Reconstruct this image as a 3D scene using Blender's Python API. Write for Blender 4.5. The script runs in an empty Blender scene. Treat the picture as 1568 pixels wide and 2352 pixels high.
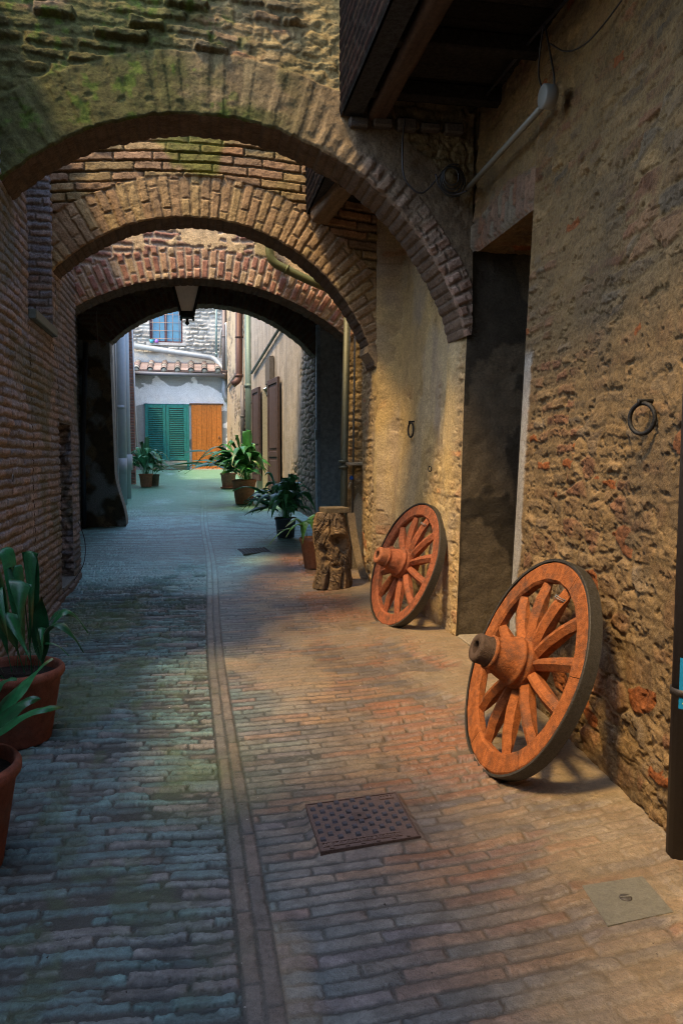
import bpy, math, random
import numpy as np
from mathutils import Vector, Matrix

# ------------------------------------------------------------------ camera
F = 1829.0; CX, CY = 784.0, 1176.0          # focal length and centre in the 1568x2352 view of the photo
YAW = math.atan(334 / F); PIT = math.atan(126 / F)
_s, _c = math.sin(YAW), math.cos(YAW); _sp, _cp = math.sin(PIT), math.cos(PIT)
FW = np.array([_s * _cp, _c * _cp, -_sp]); RT = np.array([_c, -_s, 0.0]); UP = np.array([_s * _sp, _c * _sp, _cp])
S = bpy.context.scene
cam = bpy.data.objects.new('camera', bpy.data.cameras.new('camera'))
S.collection.objects.link(cam); S.camera = cam
cam.matrix_world = Matrix([[RT[i], UP[i], -FW[i], 0.0] for i in range(3)] + [[0, 0, 0, 1]])
cam.data.sensor_fit = 'VERTICAL'; cam.data.sensor_height = 36.0; cam.data.lens = 36.0 * F / 2352
cam.data.clip_start = 0.05; cam.data.clip_end = 500

# ------------------------------------------------------------------ light
SUN_EL, SUN_AZ = 61.0, 33.0                  # azimuth: degrees the light turns from +X towards +Y as it travels
W = bpy.data.worlds.new('World'); S.world = W; W.use_nodes = True
nt = W.node_tree; bg = nt.nodes['Background']
sky = nt.nodes.new('ShaderNodeTexSky'); sky.sky_type = 'NISHITA'; sky.sun_disc = False
sky.sun_elevation = math.radians(SUN_EL); sky.sun_rotation = math.radians(-90 - SUN_AZ)
nt.links.new(sky.outputs[0], bg.inputs[0]); bg.inputs[1].default_value = 0.15
sl = bpy.data.lights.new('sun', 'SUN'); sl.energy = 1.05; sl.angle = math.radians(8); sl.color = (1.0, 0.70, 0.32)
so = bpy.data.objects.new('sun', sl); S.collection.objects.link(so)
_e, _a = math.radians(SUN_EL), math.radians(SUN_AZ)
so.rotation_euler = Vector((math.cos(_e) * math.cos(_a), math.cos(_e) * math.sin(_a), -math.sin(_e))).to_track_quat('-Z', 'Y').to_euler()
S.view_settings.view_transform = 'Standard'; S.view_settings.look = 'None'
S.view_settings.exposure = 2.2; S.view_settings.gamma = 1.0
S.render.engine = 'CYCLES'
S.cycles.max_bounces = 6; S.cycles.diffuse_bounces = 4; S.cycles.glossy_bounces = 2
S.cycles.use_denoising = True; S.cycles.denoising_prefilter = 'NONE'; S.cycles.filter_width = 1.1

# ------------------------------------------------------------------ numbers
def ray(x, y): return FW + RT * (x - CX) / F - UP * (y - CY) / F
def atY(x, y, Y): r = ray(x, y); return r * Y / r[1]
def atX(x, y, X): r = ray(x, y); return r * X / r[0]
_fy = [-2, 0, 3, 6, 8.2, 11, 13, 18, 24, 40]; _fz = [-1.42, -1.40, -1.37, -1.27, -1.18, -1.05, -.92, -.66, -.38, -.38]
def fl(Y): return np.interp(Y, _fy, _fz)
rng = np.random.default_rng(7); random.seed(7)
TAB = rng.random(65536)
def H(ix, iy, s=0):
    h = ix.astype(np.int64) * 374761393 + iy.astype(np.int64) * 668265263 + s * 97531357
    h = (h ^ (h >> 13)) * 1274126177
    return TAB[(h ^ (h >> 16)) & 65535]
def vn(x, y, s=0):
    xi = np.floor(x); yi = np.floor(y); fx = x - xi; fy = y - yi
    fx = fx * fx * (3 - 2 * fx); fy = fy * fy * (3 - 2 * fy)
    a = H(xi, yi, s); b = H(xi + 1, yi, s); c = H(xi, yi + 1, s); d = H(xi + 1, yi + 1, s)
    return (a * (1 - fx) + b * fx) * (1 - fy) + (c * (1 - fx) + d * fx) * fy
def fbm(x, y, o=4, s=0):
    t = 0; a = .5; n = 0
    for i in range(o):
        t = t + a * vn(x, y, s + i * 17); n += a; x = x * 2.03 + 5.1; y = y * 2.03 + 1.7; a *= .5
    return t / n
def ss(a, b, x): t = np.clip((x - a) / (b - a), 0, 1); return t * t * (3 - 2 * t)
def worley(x, y, s=0, j=.8):
    xi = np.floor(x); yi = np.floor(y); F1 = np.full(x.shape, 9.); F2 = np.full(x.shape, 9.); ID = np.zeros(x.shape)
    for dx in (-1, 0, 1):
        for dy in (-1, 0, 1):
            cx = xi + dx; cy = yi + dy
            px = cx + .5 + (H(cx, cy, s) - .5) * j; py = cy + .5 + (H(cx, cy, s + 3) - .5) * j
            d = np.hypot(px - x, py - y); n = d < F1
            F2 = np.where(n, F1, np.minimum(F2, d)); ID = np.where(n, H(cx, cy, s + 9), ID); F1 = np.where(n, d, F1)
    return F1, F2, ID
def bricks(u, v, L, Hh, s=0, warp=.006, jit=.15, inset=.12, rough=.006, m=.009, rd=.010):
    """u along the brick, v across the courses. -> (height 0..1 of the brick over the joint, three random numbers per brick)"""
    wu = (fbm(u * 4, v * 4, 3, s + 40) - .5) * warp * 2; wv = (fbm(u * 5 + 9, v * 5, 3, s + 50) - .5) * warp * 2
    uu = u + wu; vv = v + wv
    r = np.floor(vv / Hh); fv = vv - r * Hh
    x = uu / L + H(r, r * 0, s + 5) * .35 + (r % 2) * .5
    k = np.floor(x); f = x - k
    j0 = (H(k, r, s + 6) - .5) * 2 * jit; j1 = (H(k + 1, r, s + 6) - .5) * 2 * jit
    k = np.where(f < j0, k - 1, np.where(f > 1 + j1, k + 1, k))
    j0 = (H(k, r, s + 6) - .5) * 2 * jit; j1 = (H(k + 1, r, s + 6) - .5) * 2 * jit
    eu = np.minimum(x - k - j0, k + 1 + j1 - x) * L
    r1 = H(k, r, s + 11); r2 = H(k, r, s + 12); r3 = H(k, r, s + 13)
    ev = np.minimum(fv - inset * Hh * r2 * .5, Hh * (1 - inset * r3 * .5) - fv)
    q = .008; e = q - np.hypot(np.maximum(q - eu, 0), np.maximum(q - ev, 0)); e = np.where(np.minimum(eu, ev) > q, np.minimum(eu, ev), e)
    e = e + (fbm(u * 55, v * 55, 3, s + 60) - .5) * rough * 2
    return ss(m * .5, m * .5 + rd, e), r1, r2, r3
def C3(*c): return np.array(c)
def mix(a, b, t):
    t = np.asarray(t)[..., None]; return a * (1 - t) + b * t
def pal(r, cols):
    cols = np.array(cols); i = np.clip((r * len(cols)).astype(int), 0, len(cols) - 1); return cols[i]
def var(c, r, a=.25): return c * (1 - a + 2 * a * np.asarray(r)[..., None])

# ------------------------------------------------------------------ meshes
class Geo:
    def __init__(self): self.v = []; self.f = []; self.c = []; self.m = []; self.sm = []; self.n = 0
    def add(self, v, f, c, m=0, smooth=True):
        v = np.asarray(v, float).reshape(-1, 3); c = np.asarray(c, float)
        if c.ndim == 1: c = np.tile(c, (len(v), 1))
        for q in f: self.f.append([i + self.n for i in q])
        self.m += [m] * len(f); self.sm += [smooth] * len(f)
        self.v.append(v); self.c.append(c); self.n += len(v)
    def grid(self, P, c, m=0, flip=False, smooth=True):
        n, k = P.shape[:2]; i = np.arange(n * k).reshape(n, k) + self.n
        q = np.stack([i[:-1, :-1], i[1:, :-1], i[1:, 1:], i[:-1, 1:]], -1).reshape(-1, 4)
        if flip: q = q[:, ::-1]
        self.f.append(('A', q)); self.m.append(('A', m, len(q))); self.sm.append(('A', smooth, len(q)))
        self.v.append(P.reshape(-1, 3)); self.c.append(np.broadcast_to(c, P.shape).reshape(-1, 3)); self.n += n * k
    def box(self, a, b, c, m=0, R=None, T=None, smooth=False):
        x0, y0, z0 = a; x1, y1, z1 = b
        v = np.array([(x, y, z) for x in (x0, x1) for y in (y0, y1) for z in (z0, z1)], float)
        if R is not None: v = v @ np.array(R).T
        if T is not None: v = v + np.array(T)
        self.add(v, [(0, 1, 3, 2), (4, 6, 7, 5), (0, 4, 5, 1), (2, 3, 7, 6), (0, 2, 6, 4), (1, 5, 7, 3)], c, m, smooth)
    def bbox(self, a, b, c, m=0, bv=.006, R=None, T=None):
        """a box with chamfered edges"""
        a = np.array(a, float); b = np.array(b, float); ce = (a + b) / 2; h = (b - a) / 2; bv = min(bv, h.min() * .6)
        vs = []; key = {}
        for sx in (-1, 1):
            for sy in (-1, 1):
                for sz in (-1, 1):
                    for ax in range(3):
                        d = np.array([h[0] - bv, h[1] - bv, h[2] - bv]); d[ax] = h[ax]
                        key[(sx, sy, sz, ax)] = len(vs); vs.append(ce + d * np.array([sx, sy, sz]))
        f = []
        for ax in range(3):
            o = [i for i in range(3) if i != ax]
            for s in (-1, 1):
                q = []
                for p, r in ((-1, -1), (1, -1), (1, 1), (-1, 1)):
                    k = [0, 0, 0]; k[ax] = s; k[o[0]] = p; k[o[1]] = r; q.append(key[(*k, ax)])
                f.append(q)
        for ax in range(3):
            o = [i for i in range(3) if i != ax]
            for p in (-1, 1):
                for r in (-1, 1):
                    k0 = [0, 0, 0]; k0[ax] = -1; k0[o[0]] = p; k0[o[1]] = r; k1 = list(k0); k1[ax] = 1
                    f.append([key[(*k0, o[0])], key[(*k1, o[0])], key[(*k1, o[1])], key[(*k0, o[1])]])
        for sx in (-1, 1):
            for sy in (-1, 1):
                for sz in (-1, 1): f.append([key[(sx, sy, sz, i)] for i in range(3)])
        v = np.array(vs)
        if R is not None: v = v @ np.array(R).T
        if T is not None: v = v + np.array(T)
        self.add(v, f, c, m, False)
    def tube(self, pts, r, c, m=0, n=12, cap=True, closed=False):
        pts = np.array(pts, float); r = np.broadcast_to(np.asarray(r, float), (len(pts),))
        rings = []; up = None
        for i in range(len(pts)):
            if closed: t = pts[(i + 1) % len(pts)] - pts[i - 1]
            else: t = pts[min(i + 1, len(pts) - 1)] - pts[max(i - 1, 0)]
            t = t / (np.linalg.norm(t) + 1e-12)
            if up is None: up = np.array([0, 0, 1.]) if abs(t[2]) < .9 else np.array([1., 0, 0])
            a = np.cross(t, up); a /= np.linalg.norm(a) + 1e-12; up = np.cross(a, t)
            th = np.linspace(0, 2 * np.pi, n, endpoint=False)
            rings.append(pts[i] + r[i] * (np.cos(th)[:, None] * a + np.sin(th)[:, None] * up))
        v = np.concatenate(rings); f = []; k = len(pts)
        for i in range(k if closed else k - 1):
            i2 = (i + 1) % k
            for j in range(n): f.append([i * n + j, i * n + (j + 1) % n, i2 * n + (j + 1) % n, i2 * n + j])
        if cap and not closed: f.append(list(range(n))[::-1]); f.append([(k - 1) * n + j for j in range(n)])
        self.add(v, f, c, m, True)
    def lathe(self, prof, c, m=0, n=40, O=(0, 0, 0), A=None, cols=None):
        """prof: list of (radius, height); A: 3 axes as rows (x, y, axis)"""
        A = np.eye(3) if A is None else np.array(A); th = np.linspace(0, 2 * np.pi, n, endpoint=False)
        v = []; cc = []
        for i, (r, h) in enumerate(prof):
            v.append(np.array(O) + r * (np.cos(th)[:, None] * A[0] + np.sin(th)[:, None] * A[1]) + h * A[2])
            cc.append(np.tile(np.array(cols[i] if cols else c, float), (n, 1)))
        f = []
        for i in range(len(prof) - 1):
            for j in range(n): f.append([i * n + j, i * n + (j + 1) % n, (i + 1) * n + (j + 1) % n, (i + 1) * n + j])
        self.add(np.concatenate(v), f, np.concatenate(cc), m, True)
    def build(self, name, mats, parent=None, sharp=None):
        V = np.concatenate(self.v); Cc = np.concatenate(self.c)
        loops = []; tot = []; mi = []; sm = []; im = 0
        fi = 0; nm = 0
        # faces in order; meta arrays walk in parallel
        mq = list(self.m); sq = list(self.sm); p = 0
        for f in self.f:
            if isinstance(f, tuple):
                q = f[1]; loops.append(q.reshape(-1)); tot.append(np.full(len(q), 4)); mi.append(np.full(len(q), mq[p][1])); sm.append(np.full(len(q), sq[p][1])); p += 1
            else:
                loops.append(np.array(f)); tot.append(np.array([len(f)])); mi.append(np.array([mq[p]])); sm.append(np.array([sq[p]])); p += 1
        L = np.concatenate(loops).astype(np.int32); T = np.concatenate(tot).astype(np.int32)
        me = bpy.data.meshes.new(name); me.vertices.add(len(V)); me.vertices.foreach_set('co', V.astype(np.float32).ravel())
        me.loops.add(len(L)); me.loops.foreach_set('vertex_index', L)
        me.polygons.add(len(T)); st = np.concatenate([[0], np.cumsum(T)[:-1]]).astype(np.int32)
        me.polygons.foreach_set('loop_start', st); me.polygons.foreach_set('loop_total', T)
        me.polygons.foreach_set('material_index', np.concatenate(mi).astype(np.int32))
        me.polygons.foreach_set('use_smooth', np.concatenate(sm).astype(bool))
        me.update(calc_edges=True)
        at = me.color_attributes.new('Col', 'FLOAT_COLOR', 'POINT')
        at.data.foreach_set('color', np.c_[np.clip(Cc, 0, 1), np.ones(len(Cc))].astype(np.float32).ravel())
        for x in (mats if isinstance(mats, (list, tuple)) else [mats]): me.materials.append(x)
        o = bpy.data.objects.new(name, me); S.collection.objects.link(o)
        if parent is not None: o.parent = parent
        return o
def tag(o, label=None, cat=None, group=None, kind=None):
    if label: o['label'] = label
    if cat: o['category'] = cat
    if group: o['group'] = group
    if kind: o['kind'] = kind
    return o
def thing(name, label, cat, loc=(0, 0, 0), group=None):
    o = bpy.data.objects.new(name, None); S.collection.objects.link(o); o.location = loc; o.empty_display_size = .1
    return tag(o, label, cat, group)
def part(g, name, mats, parent, label=None):
    """world-space geometry under an Empty that only has a location"""
    o = g.build(name, mats, parent); off = np.zeros(3); p = parent
    while p is not None: off += np.array(p.location); p = p.parent
    n = len(o.data.vertices); a = np.empty(n * 3, np.float32); o.data.vertices.foreach_get('co', a)
    a = (a.reshape(-1, 3) - off).astype(np.float32); o.data.vertices.foreach_set('co', a.ravel()); o.data.update()
    if label: o['label'] = label
    return o

# ------------------------------------------------------------------ materials
def material(name, rough=.9, bump=.3, scale=60., vary=.25, spec=.3, metal=0., sheen=0., fine=220., dirt=None, dirt_amt=0., grain=None):
    m = bpy.data.materials.new(name); m.use_nodes = True; t = m.node_tree; N = t.nodes; Lk = t.links
    b = N['Principled BSDF']; b.inputs['Roughness'].default_value = rough; b.inputs['Specular IOR Level'].default_value = spec
    b.inputs['Metallic'].default_value = metal
    geo = N.new('ShaderNodeNewGeometry')
    n1 = N.new('ShaderNodeTexNoise'); n1.inputs['Scale'].default_value = scale; n1.inputs['Detail'].default_value = 6; n1.inputs['Roughness'].default_value = .65
    n2 = N.new('ShaderNodeTexNoise'); n2.inputs['Scale'].default_value = fine; n2.inputs['Detail'].default_value = 3
    Lk.new(geo.outputs['Position'], n1.inputs['Vector']); Lk.new(geo.outputs['Position'], n2.inputs['Vector'])
    at = N.new('ShaderNodeAttribute'); at.attribute_name = 'Col'
    mr = N.new('ShaderNodeMapRange'); mr.inputs['From Min'].default_value = .3; mr.inputs['From Max'].default_value = .7
    mr.inputs['To Min'].default_value = 1 - vary; mr.inputs['To Max'].default_value = 1 + vary
    n1b = N.new('ShaderNodeMath'); n1b.operation = 'MULTIPLY_ADD'; n1b.inputs[1].default_value = .55; n1b.inputs[2].default_value = -.275
    Lk.new(n2.outputs['Fac'], n1b.inputs[0]); n1c = N.new('ShaderNodeMath'); n1c.operation = 'ADD'; Lk.new(n1.outputs['Fac'], n1c.inputs[0]); Lk.new(n1b.outputs[0], n1c.inputs[1])
    Lk.new(n1c.outputs[0], mr.inputs['Value'])
    mx = N.new('ShaderNodeVectorMath'); mx.operation = 'SCALE'
    Lk.new(at.outputs['Color'], mx.inputs[0]); Lk.new(mr.outputs[0], mx.inputs['Scale'])
    if dirt:
        n3 = N.new('ShaderNodeTexNoise'); n3.inputs['Scale'].default_value = 9; n3.inputs['Detail'].default_value = 9; n3.inputs['Roughness'].default_value = .72
        Lk.new(geo.outputs['Position'], n3.inputs['Vector']); m3 = N.new('ShaderNodeMapRange'); m3.inputs['From Min'].default_value = .50; m3.inputs['From Max'].default_value = .68
        m3.inputs['To Max'].default_value = dirt_amt; Lk.new(n3.outputs['Fac'], m3.inputs['Value'])
        mc = N.new('ShaderNodeMix'); mc.data_type = 'RGBA'; mc.inputs[7].default_value = (*dirt, 1); Lk.new(m3.outputs[0], mc.inputs[0]); Lk.new(mx.outputs[0], mc.inputs[6])
        Lk.new(mc.outputs[2], b.inputs['Base Color'])
    else: Lk.new(mx.outputs[0], b.inputs['Base Color'])
    ad = N.new('ShaderNodeMath'); ad.operation = 'MULTIPLY_ADD'; ad.inputs[1].default_value = .4
    Lk.new(n2.outputs['Fac'], ad.inputs[0]); Lk.new(n1.outputs['Fac'], ad.inputs[2])
    bp = N.new('ShaderNodeBump'); bp.inputs['Strength'].default_value = bump; bp.inputs['Distance'].default_value = .012
    Lk.new(ad.outputs[0], bp.inputs['Height']); Lk.new(bp.outputs[0], b.inputs['Normal'])
    rr = N.new('ShaderNodeMapRange'); rr.inputs['To Min'].default_value = max(rough - .12, .05); rr.inputs['To Max'].default_value = min(rough + .12, 1)
    Lk.new(n1.outputs['Fac'], rr.inputs['Value']); Lk.new(rr.outputs[0], b.inputs['Roughness'])
    return m
M_mason = material('masonry', .92, .5, 60, .34, spec=.2)
M_floor = material('worn_brick', .46, .45, 60, .3, spec=.5)
M_plast = material('plaster', .93, .4, 30, .18)
M_wood = material('old_wood', .85, .5, 40, .35)
M_paint = material('painted_wood', .66, .30, 16, .34, spec=.3)
M_wheel = material('weathered_orange_paint', .8, .6, 38, .34, spec=.2, dirt=(.085, .048, .03), dirt_amt=.9)
M_shade = material('shade_black', .95, .4, 40, .4, spec=.02)  # shade of the overhang put into dark colours and low gloss
M_metal = material('dull_metal', .55, .15, 60, .2, spec=.5, metal=.4)
M_iron = material('wrought_iron', .6, .3, 90, .3, spec=.5, metal=.6)
M_clay = material('terracotta', .85, .3, 25, .3, dirt=(.20, .15, .11), dirt_amt=.35)
M_leaf = material('leaf', .34, .12, 26, .3, spec=.5)
M_plain = material('plastic', .45, .03, 20, .06, spec=.5)
M_glass = material('frosted_glass', .3, .05, 20, .08, spec=.5)
M_soil = material('soil', .95, .9, 60, .5)

# ------------------------------------------------------------------ surface patterns: (u, v) in metres -> relief (m), colour
def pat_floor(x, y):
    sx = x - .02 * np.sin(y * .9)
    # three zones: worn left courses, two long rows of the drain, right courses
    yl = y + .012 * np.sin(x * 3.1); hL, a1, a2, a3 = bricks(x, yl, .265, .056, 3, .011, .22, .42, .010, .007, .005)
    yr = y - .085 * (x - .19) + .02 * np.sin(x * 1.3); hR, b1, b2, b3 = bricks(x, yr, .265, .059, 4, .007, .16, .16, .006, .007, .006)
    ch = (sx > .083) & (sx < .189); hC, c1, c2, c3 = bricks(y, sx - .083, .30, .053, 5, .003, .1, .10, .005, .006, .006)
    left = sx <= .083
    h = np.where(ch, hC, np.where(left, hL, hR)); r1 = np.where(ch, c1, np.where(left, a1, b1)); r2 = np.where(ch, c2, np.where(left, a2, b2)); r3 = np.where(ch, c3, np.where(left, a3, b3))
    edge = np.minimum(abs(sx - .083), abs(sx - .189)); h = h * ss(.002, .010, edge)
    gone = np.where(left, (a1 < .10), (b1 < .02) & ~ch); h = h * (1 - gone * ss(.35, .5, fbm(x * 20, y * 20, 3, 19))); h = h * (1 - np.where(left, .55, .2) * ss(.56, .64, fbm(x * 7, y * 16, 4, 20)))
    # wear
    er = fbm(x * 1.3, y * 1.3, 4, 21)
    worn = ss(.40, .62, fbm(x * .9 + 4, y * .7, 4, 23))           # cement smeared flush
    rough = np.where(left, .35 + .8 * ss(.42, .6, fbm(x * 1.2, y * 1.1, 3, 29)), ss(.5, 1.2, x) * (.25 + .9 * ss(.42, .58, fbm(x * 1.1, y * .8 + 3, 3, 31))))
    depth = np.where(left, .008, .0035) + .010 * rough
    d = h * depth * (.55 + .75 * r1) + (fbm(x * 30, y * 70, 4, 33) - .5) * (.002 + .007 * rough) + (er - .5) * .02
    d += h * (r2 - .5) * .007 * (.3 + rough)
    flush = ss(.55, .7, fbm(x * 1.6 + 8, y * 1.2, 4, 35)) * np.where(left, .3, .65)
    dirt = ss(1.15, 1.55, x + (fbm(x * 4, y * 3, 4, 37) - .5) * .9) * ss(.35, .5, fbm(x * 2.2, y * 1.7, 4, 38) + .1)
    dirt = np.maximum(dirt, ss(1.50, 1.66, x + (fbm(x * 5, y * 5, 3, 41) - .5) * .2))
    f = np.clip(np.maximum(flush, dirt), 0, 1)
    d = d * (1 - f * .8) + f * (.010 + .006 * fbm(x * 14, y * 14, 4, 39)) + .012 * dirt
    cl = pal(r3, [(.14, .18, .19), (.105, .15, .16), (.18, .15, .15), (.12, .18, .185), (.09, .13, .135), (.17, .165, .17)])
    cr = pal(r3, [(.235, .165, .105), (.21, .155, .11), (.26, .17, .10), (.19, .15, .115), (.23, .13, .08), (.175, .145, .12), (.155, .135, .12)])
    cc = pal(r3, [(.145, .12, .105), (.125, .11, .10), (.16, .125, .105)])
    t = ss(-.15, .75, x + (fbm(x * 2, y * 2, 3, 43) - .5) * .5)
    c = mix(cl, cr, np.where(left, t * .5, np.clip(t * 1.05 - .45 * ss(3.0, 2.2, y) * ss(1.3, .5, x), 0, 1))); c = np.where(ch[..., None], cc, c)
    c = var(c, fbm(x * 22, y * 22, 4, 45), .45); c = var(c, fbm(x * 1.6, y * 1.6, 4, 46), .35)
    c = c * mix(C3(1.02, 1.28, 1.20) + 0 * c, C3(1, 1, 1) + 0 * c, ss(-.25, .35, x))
    joint = mix(C3(.030, .034, .030) + 0 * c, C3(.15, .11, .07) + 0 * c, ss(.3, 1.3, x))
    c = mix(var(joint, fbm(x * 12, y * 12, 3, 47), .5), c, np.where(left, .06, .26 - .2 * np.clip(rough, 0, 1)) + np.where(left, .94, .74 + .2 * np.clip(rough, 0, 1)) * h)
    hot = np.maximum(ss(.60, .7, fbm(x * 2.5, y * 3.5, 3, 49)) * .6, ss(.5, .9, rough)) * ss(.5, .9, x) * h
    c = mix(c, C3(.33, .135, .06) + 0 * c, hot * .6)
    c = mix(c, var(C3(.33, .25, .15) + 0 * c, fbm(x * 9, y * 9, 4, 50), .3), f * np.where(left, .25, np.where(ch, .12, .7)))
    moss = ss(.50, .70, fbm(x * 1.7 + 3, y * .9, 4, 51)) * ss(.75, -.15, x) * .75 * ss(2.6, 3.6, y) + .4 * ss(.55, .7, fbm(x * 9, y * 6, 3, 53)) * ss(.3, -.3, x)
    c = mix(c, var(C3(.075, .115, .045) + 0 * c, fbm(x * 30, y * 30, 3, 57), .4), np.clip(moss, 0, .8))
    far = ss(6.9, 8.6, y - 2.2 * ss(.3, 1.1, x) + (fbm(x * 1.5, y * 1.5, 3, 58) - .5) * 1.2); c = mix(c, var(C3(.46, .80, .75) + 0 * c, .3 * r1 + .7 * fbm(x * 8, y * 20, 4, 59), .3) * (.62 + .38 * h)[..., None], far * .88)  # pale cyan further on: courtyard glow put into the floor colour
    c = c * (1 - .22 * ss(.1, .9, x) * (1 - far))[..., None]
    fg = ss(12.2, 14.5, y + (fbm(x * 2, y * 2, 3, 61) - .5) * 3) * ss(.2, .55, fbm(x * 1.5, y * .6, 4, 63) + .15)
    c = mix(c, C3(.13, .34, .22) + 0 * c, fg * .85)
    d = np.where(y > 9, d * .5, d)
    for x0_, x1_, y0_, y1_ in ((.41, .79, 2.65, 3.07), (1.17, 1.45, 2.07, 2.34), (.47, .88, 9.32, 9.73)):
        q = ss(.022, .0, np.maximum(np.maximum(x0_ - x, x - x1_), np.maximum(y0_ - y, y - y1_))); d = d * (1 - q) + .011 * q
    return d, c
def pat_left(u, v):
    h, r1, r2, r3 = bricks(u, v, .245, .0625, 70, .009, .18, .24, .009, .009, .006)
    er = ss(.5, .68, fbm(u * 2.2, v * 2.2, 4, 71))
    d = h * (.009 + .007 * r1) * (1 - .6 * er) + (fbm(u * 26, v * 34, 4, 72) - .5) * .012 + (fbm(u * 2, v * 2, 3, 73) - .5) * .022
    c = pal(r3, [(.38, .33, .31), (.31, .30, .30), (.42, .33, .28), (.34, .32, .31), (.28, .27, .28), (.43, .34, .28)])
    c = var(c, fbm(u * 25, v * 25, 4, 74), .38)
    c = mix(var(C3(.21, .18, .145) + 0 * c, r1, .2), c, .15 + .85 * h)
    c = mix(c, C3(.27, .23, .18) + 0 * c, ss(.56, .7, fbm(u * 3, v * 5, 4, 75)) * .45)
    low = ss(-.6, -1.15, v + (fbm(u * 3, v * 3, 4, 76) - .5) * .6); c = mix(c, C3(.10, .10, .085) + 0 * c, low * .5); c = mix(c, C3(.14, .16, .08) + 0 * c, ss(.6, .72, fbm(u * 1.7 + 3, v * 1.7, 4, 77)) * .5)
    return d, c
def stones(u, v, s, su=.15, sv=.085):
    uu = u + (fbm(u * 5, v * 5, 3, s) - .5) * .10; vv = v + (fbm(u * 5 + 7, v * 5, 3, s + 1) - .5) * .06
    F1, F2, ID = worley(uu / su, vv / sv, s + 2, .75)
    return ss(.03, .28, F2 - F1), ID
def pat_rubble(u, v):
    # coursed rubble and old bricks under smeared mortar
    h, ra, rb, ID = bricks(u, v, .165, .074, 80, .022, .3, .32, .010, .012, .012); h2, ID2 = stones(u + 3, v, 85, .06, .04)
    hs, IDs = stones(u, v, 82, .19, .10); w = ss(.47, .56, fbm(u * 1.4 + 5, v * 1.4, 4, 87)); h = h * (1 - w) + hs * w; ID = np.where(w > .5, IDs, ID)
    pl = ss(.40, .56, fbm(u * 2.6, v * 2.6, 5, 88))                    # mortar smeared over
    big = (fbm(u * 1.5, v * 1.5, 3, 89) - .5) * .05
    pit = ss(.60, .70, fbm(u * 17, v * 21, 5, 90)) * .022
    fine = fbm(u * 26, v * 30, 5, 91) - .5
    d = (big * .7 + (h * .012 * (.3 + ra) + h2 * .003) * (1 - pl * .65) + fine * .013 + (fbm(u * 8, v * 11, 4, 96) - .5) * .009 - pit * .55) * .85
    c = pal(ID, [(.29, .20, .105), (.24, .18, .105), (.32, .23, .12), (.23, .175, .11), (.27, .17, .095), (.26, .145, .085), (.31, .22, .11), (.22, .18, .125)])
    c = var(c, ra, .28); c = var(c, fbm(u * 20, v * 20, 4, 92), .4)
    c = mix(var(C3(.28, .205, .105) + 0 * c, fbm(u * 10, v * 10, 3, 93), .3), c, (.15 + .85 * h) * (1 - pl * .6))
    hot = (ID > .965) & (h > .35); c = np.where(hot[..., None], var(C3(.31, .115, .04) + 0 * c, fbm(u * 40, v * 40, 3, 94), .3), c)
    c = mix(c, C3(.13, .11, .08) + 0 * c, ss(.52, .70, fbm(u * 1.8, v * 1.4, 4, 95)) * .45)
    return d, c * C3(.64, .56, .46)
def pat_mid(u, v):
    # plaster with bare rubble along its far and near borders and the foot
    d1, c1 = pat_rubble(u + 11, v)
    h, a, b, r3 = bricks(v, u, .09, .16, 97, .02, .2, .3, .01, .012, .02)
    w = (fbm(u * 3, v * 2.2, 4, 99) - .5)
    bare = np.maximum(ss(7.05, 7.45, u + w * .8), ss(5.50, 5.32, u + w * .12)) * .9
    bare = np.maximum(bare, ss(-.35, -.95, v + w * 1.3) * .65); bare = np.maximum(bare, ss(.62, .7, fbm(u * 4, v * 4, 4, 103)) * .55)
    d2 = .012 + (fbm(u * 14, v * 12, 4, 104) - .5) * .012 + (fbm(u * 2, v * 1.5, 3, 105) - .5) * .035
    c2 = C3(.50, .37, .185) + 0 * c1
    c2 = mix(c2, C3(.38, .28, .17) + 0 * c1, ss(.40, .65, fbm(u * 7, v * 1.1, 4, 106)) * .8)
    c2 = mix(c2, C3(.52, .34, .11) + 0 * c1, ss(.5, .7, fbm(u * 2.5, v * 1.7, 3, 107)) * .6)
    c2 = var(c2, fbm(u * 16, v * 16, 4, 108), .22)
    return d2 * (1 - bare) + d1 * bare, mix(c2, c1 * C3(1.75, 1.85, 2.0), bare * .8)
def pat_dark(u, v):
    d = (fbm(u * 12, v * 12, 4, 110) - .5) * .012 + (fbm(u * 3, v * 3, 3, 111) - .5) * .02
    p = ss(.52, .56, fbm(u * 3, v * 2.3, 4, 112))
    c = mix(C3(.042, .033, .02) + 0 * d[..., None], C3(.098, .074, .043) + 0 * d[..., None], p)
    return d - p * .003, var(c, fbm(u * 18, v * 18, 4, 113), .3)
def pat_grey(u, v):
    d = (fbm(u * 9, v * 9, 4, 120) - .5) * .012
    c = var(C3(.42, .37, .30) + 0 * d[..., None], fbm(u * 6, v * 1.5, 4, 121), .28)
    c = mix(c, C3(.20, .19, .17) + 0 * c, ss(.5, .7, fbm(u * 5, v * .9, 4, 122)) * .5)
    st = ss(.66, .60, np.abs(u) * 0 + fbm(u * 2, v * 1.2, 4, 123)) * 0
    return d, c
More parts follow.
